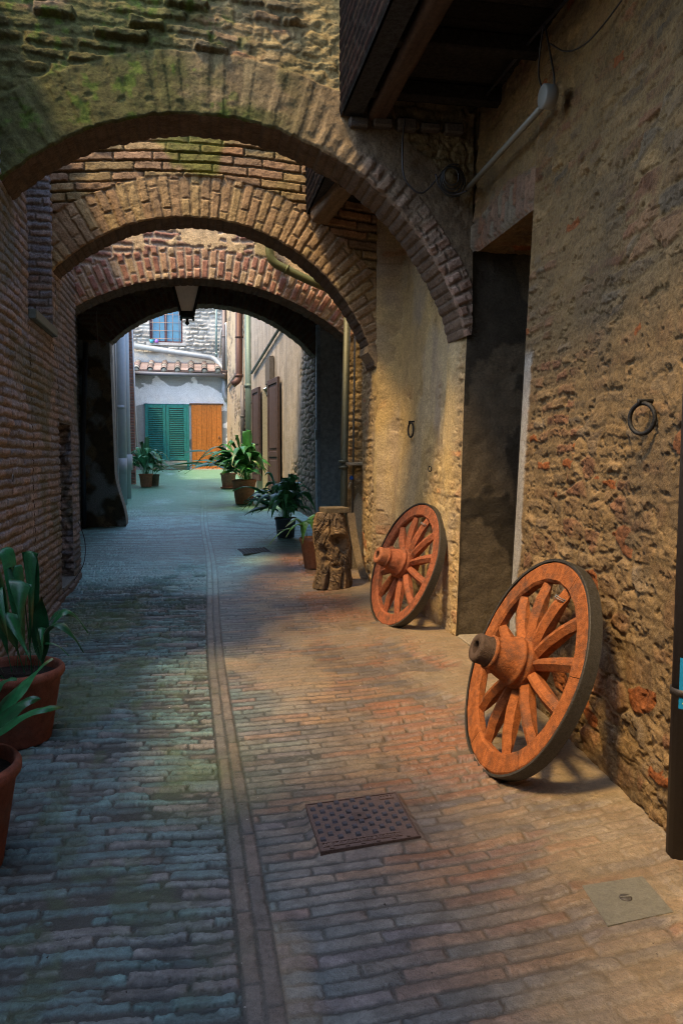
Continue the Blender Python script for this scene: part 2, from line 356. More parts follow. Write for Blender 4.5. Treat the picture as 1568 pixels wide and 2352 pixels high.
def pat_court_r(u, v):
    d, c = pat_grey(u, v)
    h, ID = stones(u, v, 130, .2, .10)
    e = ss(13.1, 12.6, u + (fbm(u * 3, v * 3, 3, 131) - .5) * .5)
    e = np.maximum(e, ss(.1, -.35, v + (fbm(u * 3, v * 3, 3, 132) - .5) * .9) * ss(14.0, 13.3, u))
    far = ss(18.6, 19.4, u); e = np.maximum(e, ss(.55, .62, fbm(u * 1.5, v * 1.5, 4, 133)) * far)
    c = mix(c, C3(.48, .37, .23) + 0 * c, far * .8)
    c1 = var(pal(ID, [(.33, .27, .20), (.26, .22, .17), (.38, .30, .21)]), fbm(u * 20, v * 20, 3, 134), .3)
    return d + e * (h * .05 - .05), mix(c, mix(C3(.16, .13, .10) + 0 * c, c1, .3 + .7 * h), e)
def pat_white(u, v):
    d = (fbm(u * 5, v * 5, 4, 140) - .5) * .01
    p = ss(.50, .53, fbm(u * 1.7, v * 1.7, 5, 141) + .33 * ss(1.95, 2.5, v) + .28 * ss(-1.05, -1.5, u) - .17 + .2 * ss(.3, .7, u) - .25 * ss(1.6, 1.4, v) * ss(.7, .5, u) * 0)
    c = mix(C3(.84, .86, .86) + 0 * d[..., None], C3(.33, .35, .34) + 0 * d[..., None], p)
    return d - .004 * p, var(c, fbm(u * 9, v * 9, 4, 142), .12)
def pat_stone_white(u, v):
    h, ra, rb, ID = bricks(u, v, .30, .125, 150, .05, .3, .4, .02, .016, .03)
    d = h * .05 * (.3 + ra) + (fbm(u * 10, v * 10, 4, 151) - .5) * .04
    c = var(pal(ID, [(.52, .50, .44), (.40, .39, .35), (.58, .56, .50), (.33, .32, .29)]), fbm(u * 10, v * 10, 3, 152), .3)
    pl = ss(.45, .6, fbm(u * 1.5, v * 1.5, 4, 153)); c = mix(mix(C3(.22, .21, .19) + 0 * c, c, .2 + .8 * h), C3(.55, .53, .48) + 0 * c, pl * .7)
    return d * (1 - .6 * pl), c
def pat_brickred(u, v):
    h, r1, r2, r3 = bricks(u, v, .24, .065, 160, .006)
    c = var(pal(r3, [(.28, .13, .10), (.22, .12, .10), (.33, .17, .12)]), fbm(u * 20, v * 20, 3, 161), .3)
    return h * .012 + (fbm(u * 20, v * 20, 3, 162) - .5) * .012, mix(C3(.22, .19, .16) + 0 * c, c, .2 + .8 * h)
def pat_shade_brick(u, v):
    d, c = pat_brickred(u, v); return d, c * C3(.06, .08, .09)  # brick blackened: shade on the jetty side put into its colour

def sheet(g, O, du, dv, U, V, nrm, pat, m=0, taper=(1, 1, 1, 1), tw=.02, uo=0., vo=0., off=None, flip=None):
    """flat relief panel: O + U*du + V*dv, pushed along nrm by pat(U+uo, V+vo)"""
    O, du, dv, nrm = [np.array(a, float) for a in (O, du, dv, nrm)]
    u, v = np.meshgrid(U, V, indexing='ij')
    d, c = pat(u + uo, v + vo)
    k = np.ones_like(d)
    if taper[0]: k *= ss(0, tw, u - U[0])
    if taper[1]: k *= ss(0, tw, U[-1] - u)
    if taper[2]: k *= ss(0, tw, v - V[0])
    if taper[3]: k *= ss(0, tw, V[-1] - v)
    P = O + u[..., None] * du + v[..., None] * dv + (d * k)[..., None] * nrm
    if off is not None: P = P + off(u, v)[..., None] * nrm
    if flip is None: flip = np.dot(np.cross(du, dv), nrm) < 0
    g.grid(P, c, m, flip)
def lin(a, b, st): return np.linspace(a, b, max(2, int(round((b - a) / st)) + 1))

def arch(name, label, cx, cz, R, Y, th, fL, fR, box, pat, sof, n_phi=620, n_r=230, wob=.006, cat='archway', top=True, parent=None, seed=0):
    """front face in polar rays round the arch centre, soffit strip, back and top"""
    x0, x1, zt = box; ph = np.radians(np.linspace(fL, fR, n_phi))       # left angle (~130) to right angle
    wv = (fbm(ph * R * 9, ph * 0, 3, 200 + seed) - .5) * wob * 2 + (np.floor(ph * R / .066) % 2 - .5) * .004 * (wob > .003)
    Ri = R + wv; dx, dz = np.cos(ph), np.sin(ph)
    with np.errstate(divide='ignore', invalid='ignore'):
        tx = np.where(dx < 0, (x0 - cx) / dx, (x1 - cx) / np.where(dx == 0, 1e-9, dx)); tz = np.where(dz > 1e-6, (zt - cz) / np.maximum(dz, 1e-6), 99)
    Ro = np.maximum(np.minimum(np.abs(tx), tz), Ri + .02)
    t = np.linspace(0, 1, n_r) ** 1.0
    rr = Ri[:, None] + (Ro - Ri)[:, None] * t
    X = cx + rr * dx[:, None]; Z = cz + rr * dz[:, None]
    d, c = pat(X, Z, rr - R, -ph[:, None] * (R + .15) + 0 * rr)
    k = ss(0, .012, rr - Ri[:, None])
    g = Geo(); P = np.stack([X, Y - d * k, Z], -1); g.grid(P, c, 0, True)
    ys = lin(0, th, .012); yy = np.tile(ys, (n_phi, 1)); sd, sc = sof(ph[:, None] * R + 0 * yy, yy)
    rs = Ri[:, None] - sd * ss(0, .015, yy)
    P2 = np.stack([cx + rs * dx[:, None], Y + yy, cz + rs * dz[:, None]], -1); g.grid(P2, sc, 0)
    idx = np.arange(0, n_phi, 10); 
    if idx[-1] != n_phi - 1: idx = np.r_[idx, n_phi - 1]
    B = np.stack([np.stack([cx + rs[:, -1] * dx, Y + th + 0 * dx, cz + rs[:, -1] * dz], -1), np.stack([X[:, -1], Y + th + 0 * dx, Z[:, -1]], -1)], 1)
    g.grid(B, c[:, :1].repeat(2, 1) * 0 + C3(.25, .2, .15), 0)
    Tq = np.stack([np.stack([X[:, -1], Y + 0 * dx, Z[:, -1]], -1), B[:, 1]], 1)
    g.grid(Tq, np.zeros((n_phi, 2, 3)) + C3(.25, .2, .15), 0, True)
    o = g.build(name, M_mason, parent)
    if parent is None: tag(o, label, cat)
    return o

# ================================================================== SETTING
# ground sheet far and wide, below the alley
g = Geo(); g.box((-60, -60, -2.2), (60, 90, -1.45), C3(.2, .17, .13)); tag(g.build('ground', M_floor), kind='structure')
# the alley floor
def floor_P(x, y):
    z = fl(y) + .007 * ss(.55, .0, abs(x - .17)) * -1 + .035 * ss(.8, 1.75, x) * ss(9, 4, y)
    for x0_, x1_, y0_, y1_ in ((1.15, 1.47, 2.05, 2.36), (.45, .9, 9.3, 9.75)):
        q = ss(.08, .0, np.maximum(np.maximum(x0_ - x, x - x1_), np.maximum(y0_ - y, y - y1_))); xm, ym = (x0_ + x1_) / 2, (y0_ + y1_) / 2
        z = z * (1 - q) + q * (fl(ym) + .035 * ss(.8, 1.75, xm))
    return z
g = Geo(); Ys = [0.3]
while Ys[-1] < 26: Ys.append(Ys[-1] + (max(.0043, .0043 * (Ys[-1] / 2.2) ** 1.5) if Ys[-1] > 1.7 else .02))
Ys = np.array(Ys); Xs = np.r_[lin(-2.6, -1.4, .03)[:-1], lin(-1.4, 2.0, .0046), lin(2.0, 2.6, .03)[1:]]
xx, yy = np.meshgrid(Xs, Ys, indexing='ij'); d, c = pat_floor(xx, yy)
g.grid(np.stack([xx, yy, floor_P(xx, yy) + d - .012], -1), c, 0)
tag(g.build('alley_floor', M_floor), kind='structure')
def fz(x, y): return float(floor_P(np.array(x, float), np.array(y, float))) + .001

XL = -1.15
# ---- left brick wall
LT = 2.75
g = Geo()
def lw(y0, y1, z0, z1, st=.0075, tp=(0, 0, 0, 0)): sheet(g, (XL, 0, 0), (0, 1, 0), (0, 0, 1), lin(y0, y1, st), lin(z0, z1, st), (1, 0, 0), pat_left, taper=tp, tw=.012)
R0, R1, RZ = 6.02, 7.03, .985           # tall recess
N0, N1, NZ0, NZ1 = 7.16, 7.86, -1.13, .30   # low niche
lw(4.5, R0, -1.4, LT, tp=(0, 1, 0, 0)); lw(R0, R1, -1.35, RZ, tp=(0, 0, 0, 1)); lw(R1, N0, -1.3, LT, tp=(1, 1, 0, 0))
lw(N0, N1, NZ1, LT, tp=(0, 0, 1, 0)); lw(N0, N1, -1.3, NZ0, tp=(0, 0, 0, 1)); lw(N1, 8.275, -1.3, LT, tp=(1, 1, 0, 0))
sheet(g, (0, R1, 0), (1, 0, 0), (0, 0, 1), lin(-1.60, XL, .0075), lin(RZ, LT, .0075), (0, -1, 0), pat_left, taper=(0, 1, 1, 0), uo=30)
sheet(g, (-1.60, 0, 0), (0, 1, 0), (0, 0, 1), lin(R0, R1, .02), lin(RZ, LT, .02), (1, 0, 0), pat_left)
sheet(g, (0, 0, RZ), (1, 0, 0), (0, 1, 0), lin(-1.60, XL, .01), lin(R0, R1, .01), (0, 0, 1), pat_left, vo=4)
g.box((-1.60, R0 - .02, RZ), (XL - .012, R0, LT), C3(.2, .15, .12))
def pat_gnarl(u, v):
    d, c = pat_left(u, v); F1, F2, ID = worley(u * 5, v * 9 + fbm(u * 3, v * 3, 3, 5) * 2, 171)
    return d + ss(0, .5, F2 - F1) * .045 - .03 + (fbm(u * 9, v * 9, 4, 172) - .5) * .04, c * .8
sheet(g, (0, N1, 0), (1, 0, 0), (0, 0, 1), lin(-1.55, XL, .0075), lin(NZ0, NZ1, .0075), (0, -1, 0), pat_gnarl, taper=(0, 1, 1, 1), uo=40)
sheet(g, (-1.55, 0, 0), (0, 1, 0), (0, 0, 1), lin(N0, N1, .02), lin(NZ0, NZ1, .02), (1, 0, 0), pat_left)
g.box((-1.55, N0, NZ1), (XL - .012, N1, NZ1 + .02), C3(.2, .15, .12)); g.box((-1.55, N0, NZ0 - .03), (XL + .02, N1, NZ0), C3(.22, .22, .19))
g.box((-1.55, N0 - .02, NZ0), (XL - .012, N0, NZ1), C3(.2, .15, .12))
# end of the wall at the covered passage, rough brick
sheet(g, (0, 8.275, 0), (1, 0, 0), (0, 0, 1), lin(-1.7, XL, .02), lin(-1.3, LT, .02), (0, 1, 0), pat_left, uo=50)
g.box((-2.1, 4.5, -1.5), (-1.64, 8.6, LT), C3(.2, .15, .12)); g.box((-2.1, 4.48, -1.5), (XL - .01, 4.5, LT), C3(.2, .15, .12))
g.box((-2.1, 4.48, LT), (XL, 8.27, LT + .03), C3(.25, .18, .13))
# foot course
for y in np.arange(5.0, 8.2, .27):
    g.bbox((XL - .03, y, fl(y) - .05), (XL + .025 + .015 * random.random(), y + .26, fl(y) + .045 + .012 * random.random()), var(C3(.20, .16, .13), random.random(), .2), bv=.012)
tag(g.build('brick_wall', M_mason), 'brown brick wall along the left side with a tall recess and a low niche', 'wall')
# unseen near stretch of the left wall, kept low to let the sun in
g = Geo(); sheet(g, (XL, 0, 0), (0, 1, 0), (0, 0, 1), lin(1.9, 4.48, .03), lin(-1.45, .72, .03), (1, 0, 0), pat_left)
g.box((-1.6, 1.9, -1.5), (XL - .02, 4.47, .74), C3(.22, .16, .12)); tag(g.build('sun_gap_wall', M_mason), 'unseen brick wall behind the nearest plant pots, kept low to let sun in', 'wall')
# ---- right: near rubble wall
def XR(y, z):
    b = np.interp(y, [1.5, 2.5, 3.4, 4.2, 5.26, 6.9, 7.06, 7.9], [1.58, 1.63, 1.70, 1.75, 1.77, 1.70, 1.62, 1.66])
    return b + .045 * (z + 1.3) * (1 - ss(6.85, 7.06, y)) - .035 * ss(-1.2, .8, z) * ss(5.68, 5.60, y) * (y > 5.2)
g = Geo()
def rw(y0, y1, z0, z1, st, pat, tp): sheet(g, (0, 0, 0), (0, 1, 0), (0, 0, 1), lin(y0, y1, st), lin(z0, z1, st), (-1, 0, 0), pat, taper=tp, off=lambda u, v: -XR(u, v), flip=False, tw=.03)
def pat_near(u, v):
    d, c = pat_rubble(u, v)
    e = ss(4.18, 4.20, u + (fbm(u * 6, v * 6, 3, 181) - .5) * .05) * ss(.62, .52, v)
    c = mix(c, var(C3(.34, .31, .25) + 0 * c, fbm(u * 9, v * 5, 4, 182), .3), e * .9); d = d * (1 - e) + .004 * e
    return d, c
rw(1.2, 2.3, -1.5, 2.6, .03, pat_near, (0, 0, 0, 0)); rw(2.3, 4.29, -1.5, 2.6, .0047, pat_near, (0, 1, 0, 0))
def pat_over(u, v):
    d, c = pat_rubble(u + 2, v); q = v - (1.36 + .07 * np.sin((u - 4.1) * 2.6))
    h, r1, r2, r3 = bricks(q, u, .22, .062, 185, .006); k = ss(.24, .2, q + (fbm(u * 7, v * 7, 3, 186) - .5) * .08)
    cb = var(pal(r3, [(.33, .16, .09), (.28, .17, .11), (.36, .21, .13), (.30, .24, .16)]), fbm(u * 20, v * 20, 3, 187), .3)
    return d * (1 - k * .6) + k * h * .02, mix(c, mix(C3(.12, .09, .06) + 0 * c, cb * .6, .2 + .8 * h), k * .85)
rw(4.29, 5.26, 1.38, 2.6, .0075, pat_over, (1, 0, 1, 0))
g.box((2.28, 1.2, -1.5), (2.6, 4.28, 2.6), C3(.2, .15, .1)); sheet(g, (0, 0, 1.39), (1, 0, 0), (0, 1, 0), lin(1.89, 2.5, .01), lin(4.28, 5.28, .01), (0, 0, -1), pat_rubble, taper=(1, 0, 0, 0), uo=7)
g.box((1.96, 4.26, -1.4), (2.4, 4.288, 1.38), C3(.20, .16, .11))
tag(g.build('stone_wall', M_mason), 'rough rubble stone wall on the right behind the nearest wheel', 'wall')
# ---- right: plaster wall beyond the doorway
g = Geo(); rw(5.265, 7.92, -1.4, 2.6, .0075, pat_mid, (1, 1, 0, 0))
u, v = np.meshgrid(lin(0, 1, .02), lin(-1.4, 2.6, .0075), indexing='ij'); xa = XR(np.full_like(v, 5.265), v); Xj = xa + u * (2.5 - xa)
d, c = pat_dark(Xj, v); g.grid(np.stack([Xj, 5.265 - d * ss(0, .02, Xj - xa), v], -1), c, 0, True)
u, v = np.meshgrid(lin(0, 1, .05), lin(-1.4, 2.6, .03), indexing='ij'); xa = XR(np.full_like(v, 7.92), v); Xj = xa + u * (2.3 - xa)
d, c = pat_mid(Xj + 5, v); g.grid(np.stack([Xj, 7.92 + d * 0, v], -1), c, 0, False)
g.box((2.3, 5.37, -1.4), (2.5, 7.91, 2.6), C3(.2, .15, .1))
tag(g.build('plaster_wall', M_mason), 'ochre plastered wall with crumbling edges behind the smaller wheel', 'wall')
# dark door inside the doorway
t = thing('wooden_door', 'dark plank door set deep in the doorway between the two wheels', 'door', (2.3, 4.8, -1.3))
g = Geo()
for i in range(6): g.bbox((2.31, 4.22 + i * .19, -1.30), (2.35, 4.22 + i * .19 + .185, 1.35), C3(.06, .045, .03))
part(g, 'leaf', M_wood, t); g = Geo(); g.bbox((2.285, 4.3, -.35), (2.31, 4.33, -.2), C3(.03, .03, .03)); part(g, 'handle', M_iron, t)
g = Geo(); g.bbox((1.78, 4.2, -1.33), (2.35, 5.26, -1.235), C3(.27, .22, .15), bv=.012); tag(g.build('doorstep', M_mason), 'worn stone step at the foot of the dark doorway', 'step')

# ---- arches
def pat_a1(x, z, r, s):
    r = r + (fbm(x * 3, z * 3, 3, 300) - .5) * .05; k = ss(.40, .37, r)
    h, a, b, r3 = bricks(r + .06, s, .60, .088, 301, .010, .02, .2, .006, .008, .022)
    leg = ss(.75, 1.05, x) * ss(.10, .16, r); h = h * (1 - leg) + .5 * leg; d1 = .014 + h * .013 * (.05 + a * (1 - leg)) + (fbm(x * 14, z * 14, 5, 302) - .5) * .022
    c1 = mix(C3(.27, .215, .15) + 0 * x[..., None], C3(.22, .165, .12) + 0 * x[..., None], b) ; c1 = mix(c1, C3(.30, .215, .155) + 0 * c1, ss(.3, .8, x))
    h2, a2, b2, q3 = bricks(x, z + .05 * np.sin(x * 1.5), .25, .084, 305, .024, .25, .3, .010, .012, .016)
    rub = ss(.50, .62, fbm(x * 1.8 + 2, z * 1.8, 4, 306) + .18 * ss(.1, .8, x) - .1) * .8
    hs, ID = stones(x, z, 307, .12, .07)
    d2 = (h2 * .030 * (.2 + a2)) * (1 - rub) + rub * (hs * .012 * (.3 + ID)) + (fbm(x * 17, z * 20, 5, 308) - .5) * .035
    d2 += .025 * ((a2 > .82) & (h2 > .2)) * (1 - rub)
    c2 = pal(q3, [(.27, .145, .105), (.22, .155, .12), (.25, .20, .13), (.30, .17, .12), (.19, .155, .12)])
    c2 = mix(C3(.20, .17, .12) + 0 * c2, c2, .3 + .7 * h2)
    c2 = mix(c2, var(pal(ID, [(.37, .27, .165), (.32, .25, .17), (.40, .30, .18)]), hs, .15), rub)
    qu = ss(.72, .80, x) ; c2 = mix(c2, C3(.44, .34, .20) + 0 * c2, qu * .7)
    c = mix(c2, c1, k); c = var(c, fbm(x * 22, z * 22, 4, 309), .35)
    mo = ss(.40, .56, fbm(x * 2.3, z * 2.9, 5, 310) + .12 * ss(.75, -.1, x) - .0) * ss(.95, .35, x)
    mo2 = ss(.54, .66, fbm(x * 5, z * 5, 6, 311) * .5 + .5 * fbm(x * 19, z * 19, 4, 313)) * ss(.5, .1, x)
    c = mix(c, var(C3(.085, .095, .035) + 0 * c, fbm(x * 30, z * 30, 3, 312), .5), mo * .8); c = mix(c, C3(.10, .17, .03) + 0 * c, mo2 * .7)
    c = c * C3(.76, .72, .50); c = mix(c, C3(.07, .055, .04) + 0 * c, ss(.98, 1.08, x) * .6)  # right end darkened in colour, shade under the jetty
    rg = ss(1.0, 1.3, x) * ss(.15, .135, r + (fbm(x * 6, z * 6, 3, 333) - .5) * .06) * (.4 + .6 * ss(.35, .5, fbm(x * 3, z * 3, 3, 334))); h4, a4, b4, r4 = bricks(r + .01, s, .16, .080, 330, .006, .2)
    c = mix(c, mix(C3(.16, .12, .08) + 0 * c, var(pal(r4, [(.26, .16, .105), (.22, .15, .10), (.30, .20, .14)]), fbm(x * 20, z * 20, 3, 331), .3), .2 + .8 * h4), rg); d1 = d1 + rg * h4 * .012
    return d1 * k + d2 * (1 - k), c
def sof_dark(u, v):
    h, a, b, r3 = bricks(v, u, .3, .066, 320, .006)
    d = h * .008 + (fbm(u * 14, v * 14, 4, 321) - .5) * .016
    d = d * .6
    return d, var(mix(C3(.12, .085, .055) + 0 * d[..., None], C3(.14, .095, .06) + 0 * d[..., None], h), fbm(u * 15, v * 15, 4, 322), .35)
def pat_a2(x, z, r, s):
    w = (fbm(x * 2.5, z * 2.5, 3, 340) - .5); k = ss(.355, .335, r + w * .05)
    h, a, b, r3 = bricks(r, s, .345, .083, 341, .006, .04, .14, .006, .006, .012)
    d1 = h * .010 * (.4 + a) + .006 + (fbm(x * 18, z * 18, 4, 342) - .5) * .014
    c1 = pal(r3, [(.36, .25, .165), (.40, .29, .18), (.33, .24, .165), (.38, .27, .18), (.42, .32, .19)])
    zz = z - .045 * np.cos((x - .1) * 1.1) * 2.2
    h2, a2, b2, q3 = bricks(x, zz, .33, .080, 345, .008, .2, .14, .006, .010, .005)
    d2 = h2 * .020 * (.5 + a2) + (fbm(x * 18, z * 22, 4, 346) - .5) * .012
    c2 = pal(q3, [(.36, .24, .17), (.32, .25, .15), (.40, .29, .17), (.30, .21, .15), (.42, .25, .15)])
    c2 = mix(C3(.12, .095, .06) + 0 * c2, c2, .15 + .85 * h2)
    c1 = mix(C3(.24, .19, .13) + 0 * c1, c1, .4 + .6 * h)
    c = mix(c2, c1, k); c = var(c, fbm(x * 24, z * 24, 4, 347), .3)
    mo = ss(.48, .62, fbm(x * 2.2 + 1, z * 2.8, 4, 348) + .12 * ss(2.3, 2.6, z) - .02) * ss(1.1, .2, x) * ss(-1.3, -.7, x) * (1 - k * .75)
    c = mix(c, var(C3(.15, .18, .04) + 0 * c, fbm(x * 20, z * 20, 3, 349), .4), mo * .75)
    c = c * C3(1.08, 1.0, .80)
    return d1 * k + d2 * (1 - k), c
def pat_a3(x, z, r, s):
    k = ss(.305, .29, r + (fbm(x * 4, z * 4, 3, 360) - .5) * .05)
    h, a, b, r3 = bricks(r + .02, s, .165, .080, 361, .005, .12, .14, .006, .012, .010)
    d1 = h * .014 * (.4 + a) + (fbm(x * 18, z * 18, 4, 362) - .5) * .012
    c1 = pal(r3, [(.52, .29, .20), (.47, .25, .18), (.56, .36, .23), (.54, .40, .25), (.43, .22, .165)])
    c1 = mix(C3(.55, .46, .35) + 0 * c1, c1, .1 + .9 * h)
    w = fbm(x * 3, z * 3, 4, 364); ed = fbm(x * 5, z * 5, 5, 365)
    br = np.maximum(ss(-.55, -.85, x + (w - .5) * .7), ss(.60, .64, ed + .10 * ss(.36, .31, r)))
    h2, a2, b2, q3 = bricks(x, z, .2, .07, 366, .02, .25, .3, .01, .014, .012)
    c2 = mix(C3(.46, .40, .32) + 0 * c1, pal(q3, [(.38, .20, .15), (.33, .18, .14), (.42, .28, .19)]), .1 + .9 * h2)
    cp = mix(C3(.74, .57, .34) + 0 * c1, C3(.52, .42, .22) + 0 * c1, ss(.5, .65, fbm(x * 3 + 5, z * 3, 4, 367)) * ss(.1, .5, x))
    c2 = mix(cp, c2, br); d2 = .012 * (1 - br) + br * h2 * .012 + (fbm(x * 10, z * 10, 4, 368) - .5) * .012
    return d1 * k + d2 * (1 - k), var(mix(c2, c1, k), fbm(x * 22, z * 22, 4, 369), .25)
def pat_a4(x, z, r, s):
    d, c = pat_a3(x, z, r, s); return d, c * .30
t = thing('brick_arch', 'mossy first arch spanning the alley, nearest of the arches', 'archway', (0, 5.25, 1.66))
def angs(cx, R, xl, xr): return 180 - math.degrees(math.acos(min(1, (cx - xl) / R))), math.degrees(math.acos(min(1, (xr - cx) / R)))
a0, a1 = angs(.08, 1.79, -1.19, 1.81)
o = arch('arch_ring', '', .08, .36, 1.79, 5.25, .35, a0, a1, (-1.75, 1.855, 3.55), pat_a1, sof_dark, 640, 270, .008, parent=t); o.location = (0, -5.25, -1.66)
a0, a1 = angs(.024, 1.623, -1.19, 1.60)
t2 = thing('brick_arch', 'second arch of long thin bricks with level brick courses above it', 'archway', (0, 7.08, 1.54))
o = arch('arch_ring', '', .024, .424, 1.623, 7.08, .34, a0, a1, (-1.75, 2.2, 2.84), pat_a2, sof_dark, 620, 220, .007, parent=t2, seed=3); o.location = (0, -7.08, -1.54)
g = Geo()                                                       # its coping and the corbel it lands on
for x in np.arange(-1.5, .9, .25): g.bbox((x, 7.04, 2.84), (x + .24, 7.44, 2.895), var(C3(.50, .28, .19), random.random(), .25), bv=.012)
part(g, 'coping', M_mason, t2)
g = Geo(); P = []; 
for k_, (x_, z_) in enumerate([(1.53, 1.00), (1.53, .94), (1.58, .87), (1.625, .78)]): P.append((x_, z_))
v_ = []; 
for (x_, z_) in P: v_ += [(x_, 7.06, z_), (x_, 7.42, z_), (1.95, 7.42, z_), (1.95, 7.06, z_)]
f_ = []
for i in range(3):
    for j in range(4): f_.append([i * 4 + j, i * 4 + (j + 1) % 4, (i + 1) * 4 + (j + 1) % 4, (i + 1) * 4 + j])
f_ += [[0, 1, 2, 3], [12, 13, 14, 15]]; g.add(v_, f_, C3(.30, .22, .13), 0, False); part(g, 'corbel', M_mason, t2)
t3 = thing('covered_passage', 'covered brick passage under the third arch, plaster above its pink bricks', 'passage', (0, 8.27, 1.4))
a0, a1 = angs(.05, 2.364, -1.19, 1.60)
o = arch('arch_ring', '', .05, -.57, 2.364, 8.27, .35, a0, a1, (-1.75, 2.4, 3.9), pat_a3, sof_dark, 620, 200, .005, parent=t3, seed=5); o.location = (0, -8.27, -1.4)
g = Geo()                                                       # pier under its right end, wall around the pipe
sheet(g, (0, 8.27, 0), (1, 0, 0), (0, 0, 1), lin(1.57, 2.0, .01), lin(-1.3, 1.29, .01), (0, -1, 0), pat_mid, taper=(1, 0, 0, 0), uo=2.3)
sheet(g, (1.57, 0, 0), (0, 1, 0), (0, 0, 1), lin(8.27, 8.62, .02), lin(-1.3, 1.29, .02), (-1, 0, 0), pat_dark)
g.box((1.58, 8.615, -1.3), (2.4, 8.62, 1.3), C3(.15, .12, .08)); part(g, 'pier', M_mason, t3)
g = Geo(); sheet(g, (-1.62, 0, 0), (0, 1, 0), (0, 0, 1), lin(8.27, 12.1, .015), lin(-1.3, 2.8, .015), (1, 0, 0), pat_left, uo=3); part(g, 'side_wall', M_mason, t3); g = Geo()
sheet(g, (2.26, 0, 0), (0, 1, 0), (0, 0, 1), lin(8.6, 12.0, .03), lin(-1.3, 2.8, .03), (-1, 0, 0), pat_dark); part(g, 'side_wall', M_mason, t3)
g = Geo(); g.box((-1.7, 8.6, 2.66), (2.6, 12.0, 3.9), C3(.06, .05, .04)); 
for y in np.arange(8.9, 11.9, .55): g.bbox((-1.7, y, 2.55), (2.5, y + .12, 2.67), C3(.05, .04, .03))
part(g, 'ceiling', M_wood, t3)
a0, a1 = angs(.233, 2.009, -1.24, 1.78)
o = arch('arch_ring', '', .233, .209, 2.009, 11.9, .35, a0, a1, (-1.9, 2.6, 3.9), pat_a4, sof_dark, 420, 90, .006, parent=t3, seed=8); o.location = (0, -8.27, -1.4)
o['label'] = 'dark far arch at the courtyard end'
g = Geo()                                                       # left pier of the far arch, battered foot
us, vs = np.meshgrid(lin(0, 1, .03), lin(-1.1, 1.66, .012), indexing='ij'); xr = -1.15 + .13 * ss(-.2, -.95, vs) - .02 * vs; Xp = -1.62 + us * (xr + 1.62)
d, c = pat_dark(Xp, vs); c = mix(c * 1.8, C3(.24, .26, .25) + 0 * c, ss(.45, .65, fbm(Xp * 5, vs * 4, 4, 400)))
g.grid(np.stack([Xp, 11.88 - d * 1.5, vs], -1), c, 0, True); g2 = Geo(); g2.box((-2.1, 11.93, 1.0), (-1.2, 12.27, 2.9), C3(.06, .05, .04)); part(g2, 'end_wall', M_mason, t3); g2 = Geo(); g2.box((1.78, 11.93, 1.5), (2.6, 12.24, 2.9), C3(.06, .05, .04)); part(g2, 'end_wall', M_mason, t3)
us, vs = np.meshgrid(lin(0, .40, .02), lin(-1.1, 1.66, .012), indexing='ij'); xr = -1.15 + .13 * ss(-.2, -.95, vs) - .02 * vs
d, c = pat_grey(us + 3, vs); g.grid(np.stack([xr + d * 1.5 * ss(0, .05, us), 11.88 + us, vs], -1), c * .8, 0)
part(g, 'pier', M_mason, t3)
g = Geo(); g.box((1.80, 11.95, -1.1), (2.35, 12.2, 2.2), C3(.25, .25, .25)); part(g, 'pier', M_plast, t3)

# ---- timber jetty over the right side
t = thing('timber_jetty', 'dark plank ceiling and shade-blackened side of the overhanging room, upper right', 'overhang', (1.4, 3, 2.2))
def jetty(y0, y1, zb, xs):
    g = Geo()
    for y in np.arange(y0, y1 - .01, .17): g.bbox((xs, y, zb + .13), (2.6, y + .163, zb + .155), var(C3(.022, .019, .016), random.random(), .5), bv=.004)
    part(g, 'planks', M_shade, t)
    g = Geo(); 
    sheet(g, (xs, 0, 0), (0, 1, 0), (0, 0, 1), lin(y0, y1, .015), lin(zb, 3.75, .015), (-1, 0, 0), pat_shade_brick, uo=9)
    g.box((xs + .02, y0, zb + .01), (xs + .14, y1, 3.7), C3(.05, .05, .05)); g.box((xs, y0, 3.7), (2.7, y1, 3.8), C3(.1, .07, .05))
    part(g, 'side_wall', M_shade, t)
    for y in np.arange(y0 + .35, y1 - .1, .62):
        g = Geo(); g.bbox((xs + .14, y, zb + .03), (2.6, y + .085, zb + .13), C3(.03, .026, .022), bv=.01); part(g, 'joist', M_shade, t)
jetty(-4.1, 5.24, 2.2, .95); jetty(5.61, 7.07, 2.12, .98)  # near run carried on behind the viewer to block light from there
g = Geo(); g.bbox((.45, -1, 3.8), (2.8, 5.2, 3.86), C3(.25, .13, .08)); g.bbox((.5, 5.6, 3.8), (2.8, 7.0, 3.86), C3(.25, .13, .08)); part(g, 'roof', M_clay, t)  # out-of-view eaves added to shade the left side of the jetty
def woodbeam(a, b, w, h, c, s=0, n=50):
    g = Geo(); a = np.array(a, float); b = np.array(b, float); t_ = b - a; L = np.linalg.norm(t_); t_ /= L
    sd = np.cross(t_, (0, 0, 1)); sd /= np.linalg.norm(sd); up = np.cross(sd, t_)
    th = np.linspace(0, 2 * np.pi, 29); uu = np.linspace(0, L, n); U_, T_ = np.meshgrid(uu, th, indexing='ij')
    cs, sn = np.cos(T_), np.sin(T_); q = 1 / np.maximum(abs(cs), abs(sn)) ** .85
    rr_ = q * (1 + .16 * (fbm(U_ * 5, T_ * 1.5 % 9, 4, s) - .5) + .10 * (fbm(U_ * 2, np.round(T_ * 6), 2, s + 2) - .5))
    rr_[:, -1] = rr_[:, 0]
    P_ = a + U_[..., None] * t_ + (cs * rr_ * w / 2)[..., None] * sd + (sn * rr_ * h / 2)[..., None] * up
    cc = var(C3(*c) + 0 * P_, fbm(U_ * 3, T_ * 6, 4, s + 5), .5); g.grid(P_, cc, 0)
    g.add(P_[0, :-1], [list(range(28))], c); g.add(P_[-1, :-1], [list(range(28))], c); return g
